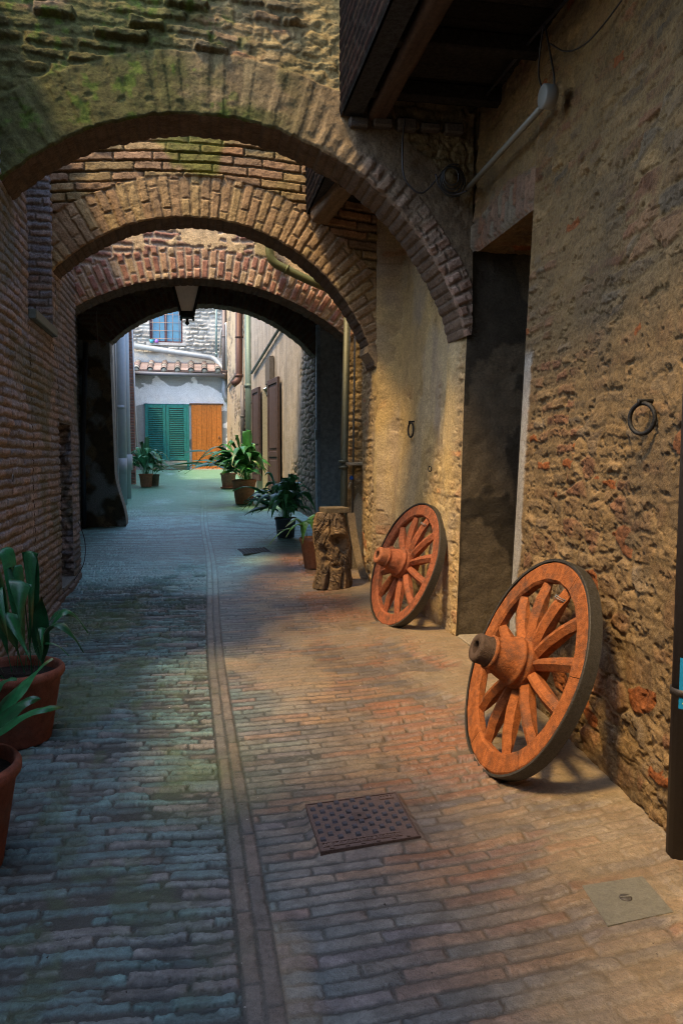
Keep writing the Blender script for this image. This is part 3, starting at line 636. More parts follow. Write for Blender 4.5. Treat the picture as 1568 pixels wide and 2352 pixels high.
g = woodbeam((1.19, 5.23, 2.25), (1.19, 1.5, 2.24), .12, .13, (.07, .042, .025), 500); part(g, 'main_beam', M_wood, t, 'split brown beam end of the overhang')
g = woodbeam(atY(735, 492, 6.95), atY(800, 408, 6.2), .17, .16, (.20, .13, .07), 510, 30); part(g, 'bracket', M_wood, t)
g = Geo()
for i in range(5): g.bbox((1.0 + .16 * i, 5.18, 2.13 + .01 * (i % 2)), (1.13 + .16 * i, 5.25, 2.19 + .01 * (i % 3)), C3(.09, .075, .06), bv=.012)
part(g, 'wall_plate', M_mason, t)

# ---- courtyard beyond the passage
def wall_line(name, label, pts, z0, z1, pat, side, st=.03, thick=.4, cat='wall', obj=None):
    g = obj or Geo(); acc = pts[0][1]
    for (xa, ya), (xb, yb) in zip(pts[:-1], pts[1:]):
        L = math.hypot(xb - xa, yb - ya); t_ = np.array([(xb - xa) / L, (yb - ya) / L, 0]); n_ = np.array([-t_[1], t_[0], 0]) * side
        sheet(g, (xa, ya, 0), t_, (0, 0, 1), lin(0, L, st), lin(z0, z1, st), n_, pat, uo=acc); acc += L
        q = [np.array([xa, ya, z0]) - n_ * .03, np.array([xb, yb, z0]) - n_ * .03]; q += [q[1] - n_ * thick, q[0] - n_ * thick]
        vv = q + [p + np.array([0, 0, z1 - z0]) for p in q]
        g.add(vv, [[0, 1, 2, 3], [4, 5, 6, 7], [0, 1, 5, 4], [1, 2, 6, 5], [2, 3, 7, 6], [3, 0, 4, 7]], C3(.25, .22, .18), 0, False)
    return g
# right courtyard house with the brown shutters
def rwx(y): return 1.78 - .08 * (y - 12.0) if y < 18 else 1.30 - .044 * (y - 18)
house = thing('plastered_house', 'streaky grey plastered house on the right of the courtyard with brown shutters', 'house', (1.6, 15, -.8))
g = Geo(); O0, O1, OZ = 15.62, 16.75, 1.42
def rp(y0, y1, z0, z1, st=.03):
    a = np.array([rwx(y0), y0, 0]); b = np.array([rwx(y1), y1, 0]); L = np.linalg.norm(b - a); t_ = (b - a) / L; n_ = np.array([-t_[1], t_[0], 0])
    sheet(g, a, t_, (0, 0, 1), lin(0, L, st), lin(z0, z1, st), n_, pat_court_r, uo=y0)
rp(11.95, 14.2, -1.1, 2.7, .02); rp(14.2, O0, -1.1, 3.2, .02); rp(O0, O1, OZ, 3.7); rp(O1, 18, -1.1, 3.9); rp(18, 25.4, -.9, 5.0, .04)
g.box((2.2, 12.0, -1.1), (3.0, 18, 2.7), C3(.3, .25, .2)); g.box((1.34, 18.2, 4.2), (3.0, 25.3, 4.95), C3(.3, .25, .2))
xo = rwx(16.2)
g.box((xo + .25, O0, -.9), (xo + .3, O1, OZ), C3(.035, .03, .03)); g.box((xo - .06, O1 - .02, -.9), (xo + .26, O1 + .02, OZ), C3(.45, .40, .27)); g.box((xo + .02, O0 - .03, -.9), (xo + .26, O0, OZ), C3(.4, .35, .25))
g.box((xo, O0, OZ - .02), (xo + .26, O1, OZ + .01), C3(.4, .35, .25))
part(g, 'wall', M_plast, house)
g = Geo(); g.box((xo - .035, 15.35, 1.46), (xo + .05, 16.35, 1.93), C3(.13, .115, .095)); part(g, 'blocked_window', M_plast, house)
def shutter(y0, y1, tw):
    g = Geo(); xa, xb = rwx(y0) - .035 - tw[0], rwx(y1) - .035 - tw[1]; L = math.hypot(y1 - y0, xb - xa); an = math.atan2(xb - xa, y1 - y0)
    Rm = np.array([[math.cos(an), math.sin(an), 0], [-math.sin(an), math.cos(an), 0], [0, 0, 1]]); T = (xa, y0, 0)
    cc = C3(.075, .05, .045); Z0, Z1 = fl(y0) + .22, 1.47
    g.bbox((-.035, 0, Z0), (-.005, L, Z1), cc, R=Rm, T=T); 
    for yy0, yy1 in ((0, .09), (L - .09, L)): g.bbox((-.055, yy0, Z0), (-.034, yy1, Z1), cc, R=Rm, T=T)
    for z in (Z0, Z0 + .62, Z1 - .1): g.bbox((-.055, .09, z), (-.034, L - .09, z + .1), cc, R=Rm, T=T)
    for z, z2 in ((Z0 + .16, Z0 + .56), (Z0 + .78, Z1 - .16)): g.bbox((-.050, .15, z), (-.034, L - .15, z2), cc * 1.1, R=Rm, T=T, bv=.014)
    s = part(g, 'shutter', M_paint, house)
    for z in (Z0 + .3, Z1 - .3): g = Geo(); g.bbox((-.07, L - .05, z), (-.05, L + .01, z + .03), C3(.04, .04, .04), R=Rm, T=T); part(g, 'hinge', M_iron, s)
shutter(14.62, 15.55, (0.0, 0.03)); shutter(16.80, 17.65, (.0, .02))
# left courtyard house: hides the sun from the courtyard
g = wall_line('', '', [(-1.55, 12.28), (-1.42, 18.0), (-1.66, 18.3)], -1.2, 4.3, pat_grey, -1)
sheet(g, (0, 18.9, 0), (1, 0, 0), (0, 0, 1), lin(-1.9, -1.36, .02), lin(-.9, 4.4, .015), (0, -1, 0), pat_brickred, uo=2)
g.box((-1.9, 18.92, -.9), (-1.37, 19.2, 4.4), C3(.25, .15, .12))
g = wall_line('', '', [(-1.80, 19.2), (-1.85, 25.3)], -.9, 2.7, pat_brickred, -1, .04, obj=g)
g.box((-3, 12.3, -1.2), (-1.75, 18.9, 4.3), C3(.3, .27, .22)); g.box((-5, 8.62, -1.3), (-1.75, 12.29, 3.9), C3(.3, .27, .22))
tag(g.build('courtyard_house', M_plast), 'house side with a red brick corner behind the big grey pipes', 'house')
# back house
back = thing('back_house', 'low white plastered building closing the courtyard, tiled lean-to roof', 'house', (0, 25.2, -.38))
g = Geo(); sheet(g, (0, 25.2, 0), (1, 0, 0), (0, 0, 1), lin(-1.9, 1.3, .02), lin(-.5, 2.56, .02), (0, -1, 0), pat_white)
g.box((-1.9, 25.23, -.5), (1.3, 25.9, 2.55), C3(.4, .4, .4)); part(g, 'wall', M_plast, back)
Y3 = 26.0; u0 = atY(300, 850, Y3); w0, w1 = atY(343, 712, Y3), atY(420, 788, Y3)
g = Geo(); WX0, WX1, WZ0, WZ1 = w0[0], w1[0], w1[2], w1[2] + 1.25
def up(x0, x1, z0, z1, p): sheet(g, (0, Y3, 0), (1, 0, 0), (0, 0, 1), lin(x0, x1, .02), lin(z0, z1, .02), (0, -1, 0), p, taper=(0, 0, 0, 0))
def pat_up(u, v):
    d1, c1 = pat_stone_white(u, v); d2, c2 = pat_white(u + 5, v); k = ss(3.30, 3.2, v + (fbm(u * 2, v * 2, 3, 450) - .5) * .3)
    return d1 * (1 - k) + d2 * k, mix(c1, C3(.42, .43, .42) + 0 * c1, k)
up(-2.6, WX0, 2.4, 6.2, pat_up); up(WX0, WX1, 2.4, WZ0, pat_up); up(WX0, WX1, WZ1, 6.2, pat_up); up(WX1, 1.3, 2.4, 6.2, pat_up)
g.box((WX0, Y3 + .2, WZ0), (WX1, Y3 + .22, WZ1), C3(.03, .03, .03))
for a_, b_ in (((WX0 - .02, Y3 + .04, WZ0), (WX0, Y3 + .2, WZ1)), ((WX1, Y3 + .04, WZ0), (WX1 + .02, Y3 + .2, WZ1))): g.box(a_, b_, C3(.6, .6, .58))
g.bbox((WX0 - .1, Y3 - .05, WZ0 - .09), (WX1 + .1, Y3 + .2, WZ0), C3(.42, .42, .40)); g.box((-2.6, Y3 + .25, 2.4), (1.3, Y3 + .5, 6.2), C3(.4, .4, .4))
part(g, 'upper_wall', M_plast, back)
win = g = Geo(); fr = C3(.12, .045, .05)
for x_ in (WX0, (WX0 + WX1) / 2 - .05, WX1 - .05): g.bbox((x_, Y3 + .10, WZ0), (x_ + .07, Y3 + .15, WZ1), fr)
for z_ in (WZ0, WZ1 - .06): g.bbox((WX0 + .07, Y3 + .10, z_), (WX1 - .05, Y3 + .145, z_ + .06), fr)
win = part(g, 'window', M_paint, back); g = Geo(); g.box((WX0 + .02, Y3 + .155, WZ0 + .02), (WX1 - .02, Y3 + .16, WZ1 - .02), C3(.10, .28, .42)); part(g, 'pane', M_glass, win)
g = Geo(); 
for i in range(5): x_ = WX0 + (WX1 - WX0) * (i + .5) / 5; g.tube([(x_, Y3 + .02, WZ0), (x_, Y3 + .02, WZ1)], .011, C3(.30, .22, .18), n=6)
for i in range(5): z_ = WZ0 + (WZ1 - WZ0) * (i + .5) / 5; g.tube([(WX0, Y3 + .02, z_), (WX1, Y3 + .02, z_)], .011, C3(.33, .26, .22), n=6)
part(g, 'window_bars', M_iron, win)
# lean-to roof: real half-round tiles
g = Geo(); ra = np.array([0, 24.93, 2.62]); rb = np.array([0, 25.98, 2.98]); dd = (rb - ra); Lr = np.linalg.norm(dd); dd /= Lr; nn = np.array([0, -dd[2], dd[1]])
g.bbox((-1.9, 0, -.03), (.98, Lr, -.005), C3(.36, .22, .17), R=np.array([[1, 0, 0], [0, dd[1], nn[1]], [0, dd[2], nn[2]]]), T=ra)
th = np.linspace(0, np.pi, 10); k_ = 0
for x_ in np.arange(-1.72, 1.0, .405):
    for j in range(4):
        y0_ = j * .27 - .02; A_ = []
        for yy_, r_ in ((y0_, .098), (y0_ + .3, .08)):
            A_.append([np.array([x_ + r_ * math.cos(a_), 0, 0]) + ra + dd * yy_ + nn * (r_ * math.sin(a_) + .012 * (3 - j) * .3 + .01) for a_ in th])
        cc = var(C3(.27, .205, .17) if (k_ % 3) else C3(.25, .24, .20), random.random(), .3); g.grid(np.array(A_), cc, 0); A2 = [[p - nn * .016 for p in r_] for r_ in A_]; g.grid(np.array(A2), cc, 0); g.grid(np.array([A_[0], A2[0]]), cc, 0); k_ += 1
    g.tube([ra + np.array([x_, 0, 0]) - dd * .0 + nn * .0, ra + np.array([x_, 0, 0]) + dd * .05], .075, C3(.35, .36, .30), n=12)
for x_ in np.arange(-1.52, 1.0, .405):
    for j in range(4):
        a_ = ra + dd * (j * .27) + nn * (.004 * (3 - j)); g.bbox((x_ - .13, 0, 0), (x_ + .13, .29, .012), var(C3(.30, .23, .20), random.random(), .3), R=np.array([[1, 0, 0], [0, dd[1], nn[1]], [0, dd[2], nn[2]]]), T=a_)
part(g, 'roof', M_clay, back)
g = Geo(); g.tube([(-1.9, 24.88, 2.52), (.90, 24.88, 2.49)], .06, C3(.16, .17, .19)); part(g, 'gutter', M_metal, back)
# green louvred shutters
sx0, sx1, sz0, sz1 = -1.50, -.16, fl(25) + .28, 1.59
g = Geo(); gr = C3(.025, .21, .20)
for a_, b_ in ((sx0, sx0 + .62), (sx0 + .63, sx0 + 1.25)):
    for p_, q_ in ((a_, a_ + .09), (b_ - .09, b_)): g.bbox((p_, 25.10, sz0), (q_, 25.145, sz1), gr)
    for z_ in (sz0, sz1 - .09): g.bbox((a_ + .09, 25.10, z_), (b_ - .09, 25.145, z_ + .09), gr)
    n_ = 26
    for i in range(n_):
        z_ = sz0 + .10 + (sz1 - sz0 - .2) * (i + .5) / n_
        g.box((a_ + .09, -.006, -.030), (b_ - .09, .006, .030), gr, R=np.array([[1, 0, 0], [0, math.cos(.9), math.sin(.9)], [0, -math.sin(.9), math.cos(.9)]]), T=(0, 25.125, z_))
g.bbox((sx1 - .09, 25.06, sz0 - .3), (sx1 - .02, 25.17, sz1 + .02), gr); g.bbox((sx0 - .03, 25.14, sz1), (sx1, 25.19, sz1 + .04), gr * .8)
sh = part(g, 'louvred_shutter', M_paint, back); g = Geo(); g.bbox((sx0, 24.95, sz0 - .16), (sx1 - .1, 25.18, sz0 - .03), C3(.40, .41, .37)); part(g, 'sill', M_plast, back)
g = Geo()                                                      # wooden door
dx0, dx1 = -.11, .82
for i in range(6): g.bbox((dx0 + i * (dx1 - dx0) / 6, 25.12, -.38), (dx0 + (i + 1) * (dx1 - dx0) / 6 - .004, 25.15, 1.60), var(C3(.46, .16, .03), random.random(), .10), bv=.003)
d_ = part(g, 'door', M_paint, back); g = Geo(); g.tube([(dx1 - .09, 25.09, .55), (dx1 - .09, 25.09, .65)], .015, C3(.1, .08, .06)); part(g, 'handle', M_iron, d_)
g = Geo(); g.bbox((dx0 - .05, 25.14, 1.60), (dx1 + .05, 25.18, 1.66), C3(.14, .07, .03)); g.bbox((dx0 - .05, 24.95, -.44), (dx1 + .1, 25.2, -.36), C3(.5, .48, .42)); part(g, 'door_frame', M_paint, d_)

# ---- pipes
def pipe(name, label, pts, r, c, parts=(), mat=None, bend=True, group=None, coll=.012):
    t = thing(name, label, 'pipe', pts[0], group); g = Geo(); P = [np.array(p, float) for p in pts]; out = [P[0]]
    for i in range(1, len(P) - 1):
        a, b, c_ = P[i - 1], P[i], P[i + 1]; k = min(2.2 * np.max(r), .45 * np.linalg.norm(a - b), .45 * np.linalg.norm(c_ - b)); p0 = b + (a - b) / np.linalg.norm(a - b) * k; p1 = b + (c_ - b) / np.linalg.norm(c_ - b) * k
        for s_ in np.linspace(0, 1, 7): out.append((1 - s_) ** 2 * p0 + 2 * s_ * (1 - s_) * b + s_ ** 2 * p1)
    out.append(P[-1]); g.tube(out, r, c, n=16); part(g, 'pipe_run', mat or M_metal, t)
    for p, q in parts:
        g = Geo(); p = np.array(p, float); q = np.array(q, float); g.tube([p, q], np.max(r) + coll, np.array(c) * .9, n=16); part(g, 'collar', mat or M_metal, t)
    return t
def al(a, b, f): return np.array(a) + (np.array(b) - np.array(a)) * f
# near right downpipe with a blue sticker
pb, pt = np.array([1.60, 2.36, fz(1.6, 2.36)]), np.array([1.655, 2.40, 1.9])
t = pipe('downpipe', 'dark brown downpipe at the right edge with a blue sticker', [pb, pt], .052, C3(.055, .045, .035), [(al(pb, pt, .17), al(pb, pt, .177)), (al(pb, pt, .6), al(pb, pt, .61))], coll=.006)
g = Geo(); th = np.linspace(math.radians(205), math.radians(290), 20); zz = np.linspace(-.83, -.66, 2); f_ = (zz - pb[2]) / (pt[2] - pb[2])
A_ = np.array([[al(pb, pt, ff) + .0535 * np.array([math.cos(a_), math.sin(a_), 0]) for a_ in th] for ff in f_]); g.grid(A_, C3(.01, .20, .36), 0); g.grid(A_[:, :, :] * 1.0 - np.array([-.0008, 0, 0]), C3(.01, .20, .36), 0, True)
for i in range(2):                                              # two small yellow figures at its lower right corner
    for a_ in np.linspace(math.radians(222), math.radians(232), 4):
        p = al(pb, pt, f_[0] + .006 + i * .007) + .0545 * np.array([math.cos(a_), math.sin(a_), 0]); g.bbox(p - .0022, p + .0022, C3(.6, .5, .08), bv=.0005)
part(g, 'sticker', M_plain, t)
# passage pipe with shelf and tap
a_, b_ = atY(789, 1160, 8.12), atY(799, 700, 8.12)
t = pipe('downpipe', 'green stained iron pipe running down beside the tap and little shelf', [(a_[0] - .01, 8.12, fz(1.55, 8.12)), (a_[0], 8.12, a_[2]), (b_[0], 8.12, b_[2] + .35)], .036, C3(.12, .12, .07), [((1.505, 8.12, -.06), (1.505, 8.12, -.03)), ((1.505, 8.12, -.12), (1.505, 8.12, -.09))], coll=.016)
g = Geo(); g.bbox((1.52, 8.03, -.085), (1.79, 8.22, -.055), C3(.34, .28, .18)); o = tag(g.build('wall_shelf', M_mason), 'small stone ledge fixed across the passage pipe above the tap', 'ledge')
t = thing('water_tap', 'brass tap with a blue handle beside the passage pipe', 'tap', (1.585, 8.1, -.26)); g = Geo()
g.tube([(1.60, 8.26, -.27), (1.59, 8.14, -.27), (1.57, 8.10, -.28), (1.555, 8.09, -.33)], .013, C3(.42, .33, .18), n=10); part(g, 'spout', M_metal, t)
g = Geo(); g.tube([(1.59, 8.13, -.26), (1.59, 8.13, -.225)], .008, C3(.3, .25, .15), n=8); g.lathe([(.0, -.235), (.02, -.232), (.022, -.215), (.014, -.195), (0, -.19)], C3(.01, .10, .45), n=14, O=(1.59, 8.13, 0)); part(g, 'handle', M_plain, t)
a_, b_ = atY(808, 1160, 8.2), atY(815, 760, 8.2); pipe('water_pipe', 'thin pipe feeding the brass tap', [(a_[0], 8.2, fz(1.6, 8.2)), (b_[0], 8.2, b_[2])], .011, C3(.16, .14, .10))
g = Geo(); p = [atY(x_, y_, 8.2) for x_, y_ in ((812, 1155), (822, 1132), (833, 1150), (834, 1335), (806, 1335), (808, 1200))]
q = [np.array([a[0], 8.23, a[2]]) for a in p]; q2 = [np.array([a[0], 8.15, a[2]]) for a in p]; g.add(q + q2, [[6, 7, 8, 9, 10, 11], [5, 4, 3, 2, 1, 0]] + [[i, (i + 1) % 6, 6 + (i + 1) % 6, 6 + i] for i in range(6)], C3(.44, .35, .21), 0, False)
tag(g.build('stone_slab', M_mason), 'pale upright stone slab leaning on the pier behind the tree stump', 'slab')
# green pipe on the third arch
c_ = [atY(618, 520, 8.16), atY(620, 600, 8.16), atY(700, 640, 8.16), atY(760, 665, 8.16)]
pipe('green_pipe', 'mossy green pipe bending over the plaster of the third arch', c_, .043, C3(.17, .18, .07), [(al(c_[0], c_[1], .40), al(c_[0], c_[1], .5)), (al(c_[1], c_[2], .45), al(c_[1], c_[2], .5))], coll=.008)
# left courtyard: big grey pipes
a_ = atY(281, 1085, 14.5); b_ = atY(279, 760, 14.5)
pipe('grey_downpipe', 'thick blue-grey downpipe nearest the pier on the left of the courtyard', [(a_[0], 14.5, fl(14.5)), (b_[0], 14.5, 3.4)], .078, C3(.42, .48, .52), [((a_[0], 14.5, -.30), (a_[0], 14.5, -.02)), ((a_[0], 14.5, .84), (a_[0], 14.5, .90))], coll=.01, mat=M_plain)
a_ = atY(294, 1040, 15.6)
pipe('grey_downpipe', 'slimmer pale grey downpipe behind the thick one', [(a_[0], 15.6, fl(15.6)), (a_[0], 15.6, 3.6)], .055, C3(.44, .50, .53), [((a_[0], 15.6, -.25), (a_[0], 15.6, .05))], coll=.03, mat=M_plain)
a_ = atY(271, 1040, 13.0); pipe('thin_pipe', 'thin pale pipe squeezed beside the thick downpipe', [(a_[0], 13, fl(13)), (a_[0] - .02, 13, 3.2)], .014, C3(.6, .62, .62), mat=M_plain)
a_ = atY(304, 760, 18.8); b_ = atY(316, 1040, 18.8)
pipe('white_cable', 'white cable running down the red brick corner', [(a_[0] - .05, 18.8, 3.6), a_, al(a_, b_, .5), b_], .018, C3(.75, .76, .78), mat=M_plain)
a_ = atY(194, 1190, 11.75); b_ = atY(203, 905, 11.75); pipe('black_pipe', 'black pipe standing in the corner left of the dark pier', [(a_[0], 11.75, fl(11.7)), (a_[0] + .0, 11.75, .1), (b_[0] - .02, 11.75, 1.6)], .035, C3(.05, .055, .06))
# back: big sloping pipe and downpipes
c_ = [atY(296, 792, 25.8), atY(494, 823, 25.8), atY(515, 850, 25.2), atY(515, 905, 25.1), atY(523, 922, 25.1)]
pipe('roof_drain', 'grey drain pipe sloping across above the tiled lean-to roof', c_, .085, C3(.30, .33, .34), [(al(c_[2], c_[3], .1), al(c_[2], c_[3], .25))], coll=.01)
for i, (x_, y0_, y1_, Y_, r_, col, lab, base) in enumerate([
        (549, 690, 872, 20.2, .085, (.11, .055, .038), 'rusty brown downpipe ending in an elbow on the right courtyard wall', 0),
        (570, 690, 1060, 18.6, .085, (.16, .22, .17), 'mossy green downpipe from top to ground on the right courtyard wall', 1),
        (515, 690, 870, 25.0, .07, (.19, .16, .15), 'grey brown downpipe in the far right corner of the courtyard', 0),
        (497, 690, 820, 25.7, .035, (.20, .28, .27), 'thin green pipe on the pale stone wall beside the barred window', 0),
        (558, 885, 1040, 20.0, .055, (.14, .13, .12), 'thin dark pipe below the elbow of the brown downpipe', 1)]):
    a_, b_ = atY(x_, y0_, Y_), atY(x_ + (3 if i == 1 else 0), y1_, Y_); pp = [np.array([a_[0], Y_, a_[2]]), np.array([b_[0], Y_, b_[2]])]
    if i == 0: pp += [np.array([b_[0] - .15, Y_ - .05, b_[2] - .12])]
    if i == 1: pp[1][2] = fl(Y_)
    pipe('downpipe', lab, pp, r_, C3(*col), [(al(pp[0], pp[1], .45), al(pp[0], pp[1], .47)), (al(pp[0], pp[1], .93), al(pp[0], pp[1], .97))])
a_, b_ = atY(520, 740, 24.9), atY(505, 822, 25.3); pipe('overflow_pipe', 'bent pale pipe joining the corner downpipe above the roof', [b_, atY(508, 760, 25.1), a_, atY(521, 850, 24.9)], .03, C3(.5, .5, .48))
c_ = [atY(573, 857, 18.0), atY(682, 745, 14.3)]; pipe('conduit', 'thin pipe climbing along the plastered house above the shutters', [(rwx(18) - .05, 18, c_[0][2]), (rwx(14.4) - .05, 14.4, c_[1][2])], .03, C3(.20, .21, .19))
c_ = [atY(523, 910, 24.9), atY(552, 870, 20.6)]; pipe('conduit', 'thin pipe between the corner downpipe and the brown one', [(rwx(24.4) - .05, 24.4, 2.1), (rwx(20.6) - .05, 20.6, 2.25)], .03, C3(.24, .2, .16))
# grey steel door on the right pier of the passage
t = thing('steel_door', 'plain grey steel door at the far right end of the covered passage', 'door', (2.0, 11.85, -1.0)); g = Geo()
g.bbox((1.84, 11.80, fl(11.8) + .02), (2.16, 11.84, 1.86), C3(.55, .54, .50), bv=.004); part(g, 'leaf', M_paint, t)
g = Geo(); g.bbox((1.775, 11.78, fl(11.8)), (1.838, 11.86, 1.95), C3(.42, .45, .46)); g.bbox((2.162, 11.78, fl(11.8)), (2.23, 11.86, 1.95), C3(.45, .44, .40)); g.bbox((1.838, 11.78, 1.862), (2.162, 11.86, 1.95), C3(.3, .3, .3)); part(g, 'door_frame', M_paint, t)
g = Geo(); p = atY(727, 1000, 11.7); g.bbox((p[0] - .02, 11.70, p[2] - .07), (p[0] + .02, 11.77, p[2] + .09), C3(.4, .42, .4), bv=.008); part(g, 'lock_box', M_plain, t)

# ================================================================== OBJECTS
# ---- cart wheels
def wheel(name, label, c, yw, ln, R, col, endc, seed, group):
    rnd = random.Random(seed); t = thing(name, label, 'wheel', (float(c[0]), float(c[1]), float(c[2])), group)
    n = np.array([-math.cos(yw) * math.cos(ln), -math.sin(yw) * math.cos(ln), math.sin(ln)]); a = np.array([-math.sin(yw), math.cos(yw), 0]); b = np.cross(n, a)
    A = np.array([a, b, n]); col = C3(*col)
    def worldify(g, nm, mat, par=t, lab=None): 
        g.v = [v @ A for v in g.v]; o = g.build(nm, mat, par); 
        if lab: o['label'] = lab
        return o
    th_ = .047; ri = R - .105; ro = R - .014
    g = Geo()
    for k in range(6):                                         # six felloes with hairline gaps
        a0_ = k * math.pi / 3 + .15; a1_ = a0_ + math.pi / 3 - .006; ths = np.linspace(a0_, a1_, 30)
        prof = [(ri, -th_ + .006), (ri, -.012), (ri + .010, -.001), (ro - .008, 0), (ro, -.006), (ro, -th_), (ri + .006, -th_), (ri, -th_ + .006)]
        P = np.zeros((30, len(prof), 3)); CC = np.zeros((30, len(prof), 3))
        for i, q in enumerate(ths):
            for j, (r_, h_) in enumerate(prof):
                r2_ = r_ + .0015 * math.sin(q * 23 + j); P[i, j] = (r2_ * math.cos(q), r2_ * math.sin(q), h_)
                CC[i, j] = col * (.82 + .36 * rnd.random()) if j not in (1,) else col * .95
        g.grid(P, CC, 0, smooth=False)
        for i in (0, -1): g.add(P[i, :-1], [list(range(len(prof) - 1))], col * .4, 0, False)
    worldify(g, 'rim', M_wheel)
    g = Geo(); ths = np.linspace(0, 2 * np.pi, 97); prof = [(ro + .001, .002), (R - .002, .004), (R, .0), (R, -th_ - .008), (ro + .001, -th_ - .008)]
    P = np.array([[(r_ * math.cos(q), r_ * math.sin(q), h_ + .0015 * math.sin(q * 7)) for r_, h_ in prof] for q in ths]); g.grid(P, C3(.075, .066, .05), 0, smooth=False); worldify(g, 'tyre', M_iron)
    for k in range(12):
        g = Geo(); q = (k + .5) * math.pi / 6 + .02; d_ = np.array([math.cos(q), math.sin(q), 0]); s_ = np.array([-math.sin(q), math.cos(q), 0]); z_ = np.array([0, 0, 1.])
        rows = []
        for r_, w_, f_, bk in ((.06, .024, .004, -.048), (.12, .026, .012, -.048), (.20, .028, .016, -.047), (.30, .030, .008, -.045), (ri - .04, .032, -.004, -.043), (ri + .004, .027, -.014, -.042)):
            mid = d_ * r_
            rows.append([mid - s_ * w_ + z_ * (f_ - .024), mid - s_ * w_ * .25 + z_ * f_, mid + s_ * w_ * .25 + z_ * f_, mid + s_ * w_ + z_ * (f_ - .024), mid + s_ * w_ * .8 + z_ * bk, mid - s_ * w_ * .8 + z_ * bk])
        v = np.array(rows).reshape(-1, 3); f = []
        for i in range(5):
            for j in range(6): f.append([i * 6 + j, i * 6 + (j + 1) % 6, (i + 1) * 6 + (j + 1) % 6, (i + 1) * 6 + j])
        g.add(v, f, col * (.85 + .3 * rnd.random()), 0, False); worldify(g, 'spoke', M_wheel)
    hl = .232
    pr = [(.0, -.10), (.07, -.10), (.085, -.06), (.100, -.05), (.104, -.0), (.108, .010), (.108, .022), (.103, .026), (.103, .038), (.107, .042), (.105, .052), (.098, .058), (.094, .064), (.089, .085), (.081, .110), (.073, .135), (.067, .150), (.0715, .154), (.0715, .164), (.064, .168)]; pr = [(a_ * 1.06, b_) for a_, b_ in pr]
    g = Geo(); g.lathe(pr, col, n=44); 
    cs = [tuple(col * (.8 + .3 * rnd.random())) for _ in pr]; worldify(g, 'hub', M_wheel)
    g = Geo(); e_ = C3(*endc); g.lathe([(.066, .165), (.064, .175), (.065, hl - .012), (.060, hl - .002), (.050, hl), (.030, hl), (.027, hl - .006), (.026, .12), (0, .118)], e_, n=40, cols=[e_, e_, e_, e_ * 1.1, e_ * 1.2, e_ * 1.1, e_ * .5, (.01, .01, .01), (.01, .01, .01)]); worldify(g, 'hub_end', M_wheel)
    # wire wound round one spoke
    q = 8.5 * math.pi / 6 + .02; g = Geo(); d_ = np.array([math.cos(q), math.sin(q), 0]); s_ = np.array([-math.sin(q), math.cos(q), 0])
    for o_ in (0, .008): g.tube([d_ * (ri - .05 + o_) + s_ * .027 * math.cos(p) + np.array([0, 0, -.022 + .034 * math.sin(p)]) for p in np.linspace(0, 2 * np.pi, 14)[:-1]], .0022, C3(.25, .27, .26), n=5, closed=True)
    worldify(g, 'wire', M_iron)
    return t
wheel('cart_wheel', 'large orange wooden cart wheel in front, dark hub end, against the rubble wall', (1.392, 3.237, -.905), .009, .386, .493, (.30, .092, .024), (.075, .048, .030), 1, 'orange cart wheels leaning against the right wall')
wheel('cart_wheel', 'orange wooden cart wheel further back with an orange hub end, between doorway and stump', (1.545, 5.844, -.812), .184, .362, .496, (.29, .090, .038), (.30, .11, .05), 2, 'orange cart wheels leaning against the right wall')

# ---- plants
def leaf(g, base, mid, tip, w, c, seed=0, n=16, fold=.25, stalk=.3):
    base, mid, tip = [np.array(p, float) for p in (base, mid, tip)]; rnd = random.Random(seed); t = np.linspace(0, 1, n + 1)
    P = ((1 - t) ** 2)[:, None] * base + (2 * t * (1 - t))[:, None] * mid + (t ** 2)[:, None] * tip
    T = np.gradient(P, axis=0); T /= np.linalg.norm(T, axis=1)[:, None] + 1e-9
    side = np.cross(T, np.array([0, 0, 1.])); nr = np.linalg.norm(side, axis=1)[:, None]
    horiz = np.array([rnd.uniform(-1, 1), rnd.uniform(-1, 1), 0]); side = np.where(nr > .35, side / np.maximum(nr, 1e-6), np.nan)
    # one steady side direction for upright leaves
    d = tip - base; s0 = np.cross(d / np.linalg.norm(d), np.array([0, 0, 1.])); 
    if np.linalg.norm(s0) < .15: s0 = horiz
    s0 = s0 / np.linalg.norm(s0); side = s0 - (T @ s0)[:, None] * T; side /= np.linalg.norm(side, axis=1)[:, None]
    N = np.cross(side, T); tw = rnd.uniform(-.5, .5) * t; side2 = side * np.cos(tw)[:, None] + N * np.sin(tw)[:, None]; N = np.cross(side2, T)
    u = np.clip((t - stalk) / (1 - stalk), 0, 1); prof = np.where(t < stalk, .05, .05 + np.sin(np.pi * u ** .68) ** 1.05); prof[-1] = .005
    hw = w / 2 * prof; cols = [-1, -.5, 0, .5, 1]; G = np.zeros((n + 1, 5, 3)); CC = np.zeros((n + 1, 5, 3))
    for j, s in enumerate(cols):
        wav = .012 * np.sin(t * 14 + rnd.random() * 6) * abs(s) * (w / .1) * (u > 0)
        G[:, j] = P + side2 * (s * hw)[:, None] + N * (-(abs(s) ** 1.4) * hw * -fold * -1 + 0)[:, None] + N * wav[:, None] * .5
        CC[:, j] = np.array(c) * (1.15 if j == 2 else (.92 if j % 2 else 1.0))
    G[:, :, :] += 0
    CC[-2:] = CC[-2:] * .5 + np.array([.16, .12, .03]) * .5 if rnd.random() < .3 else CC[-2:]
    g.grid(G, CC, 0)
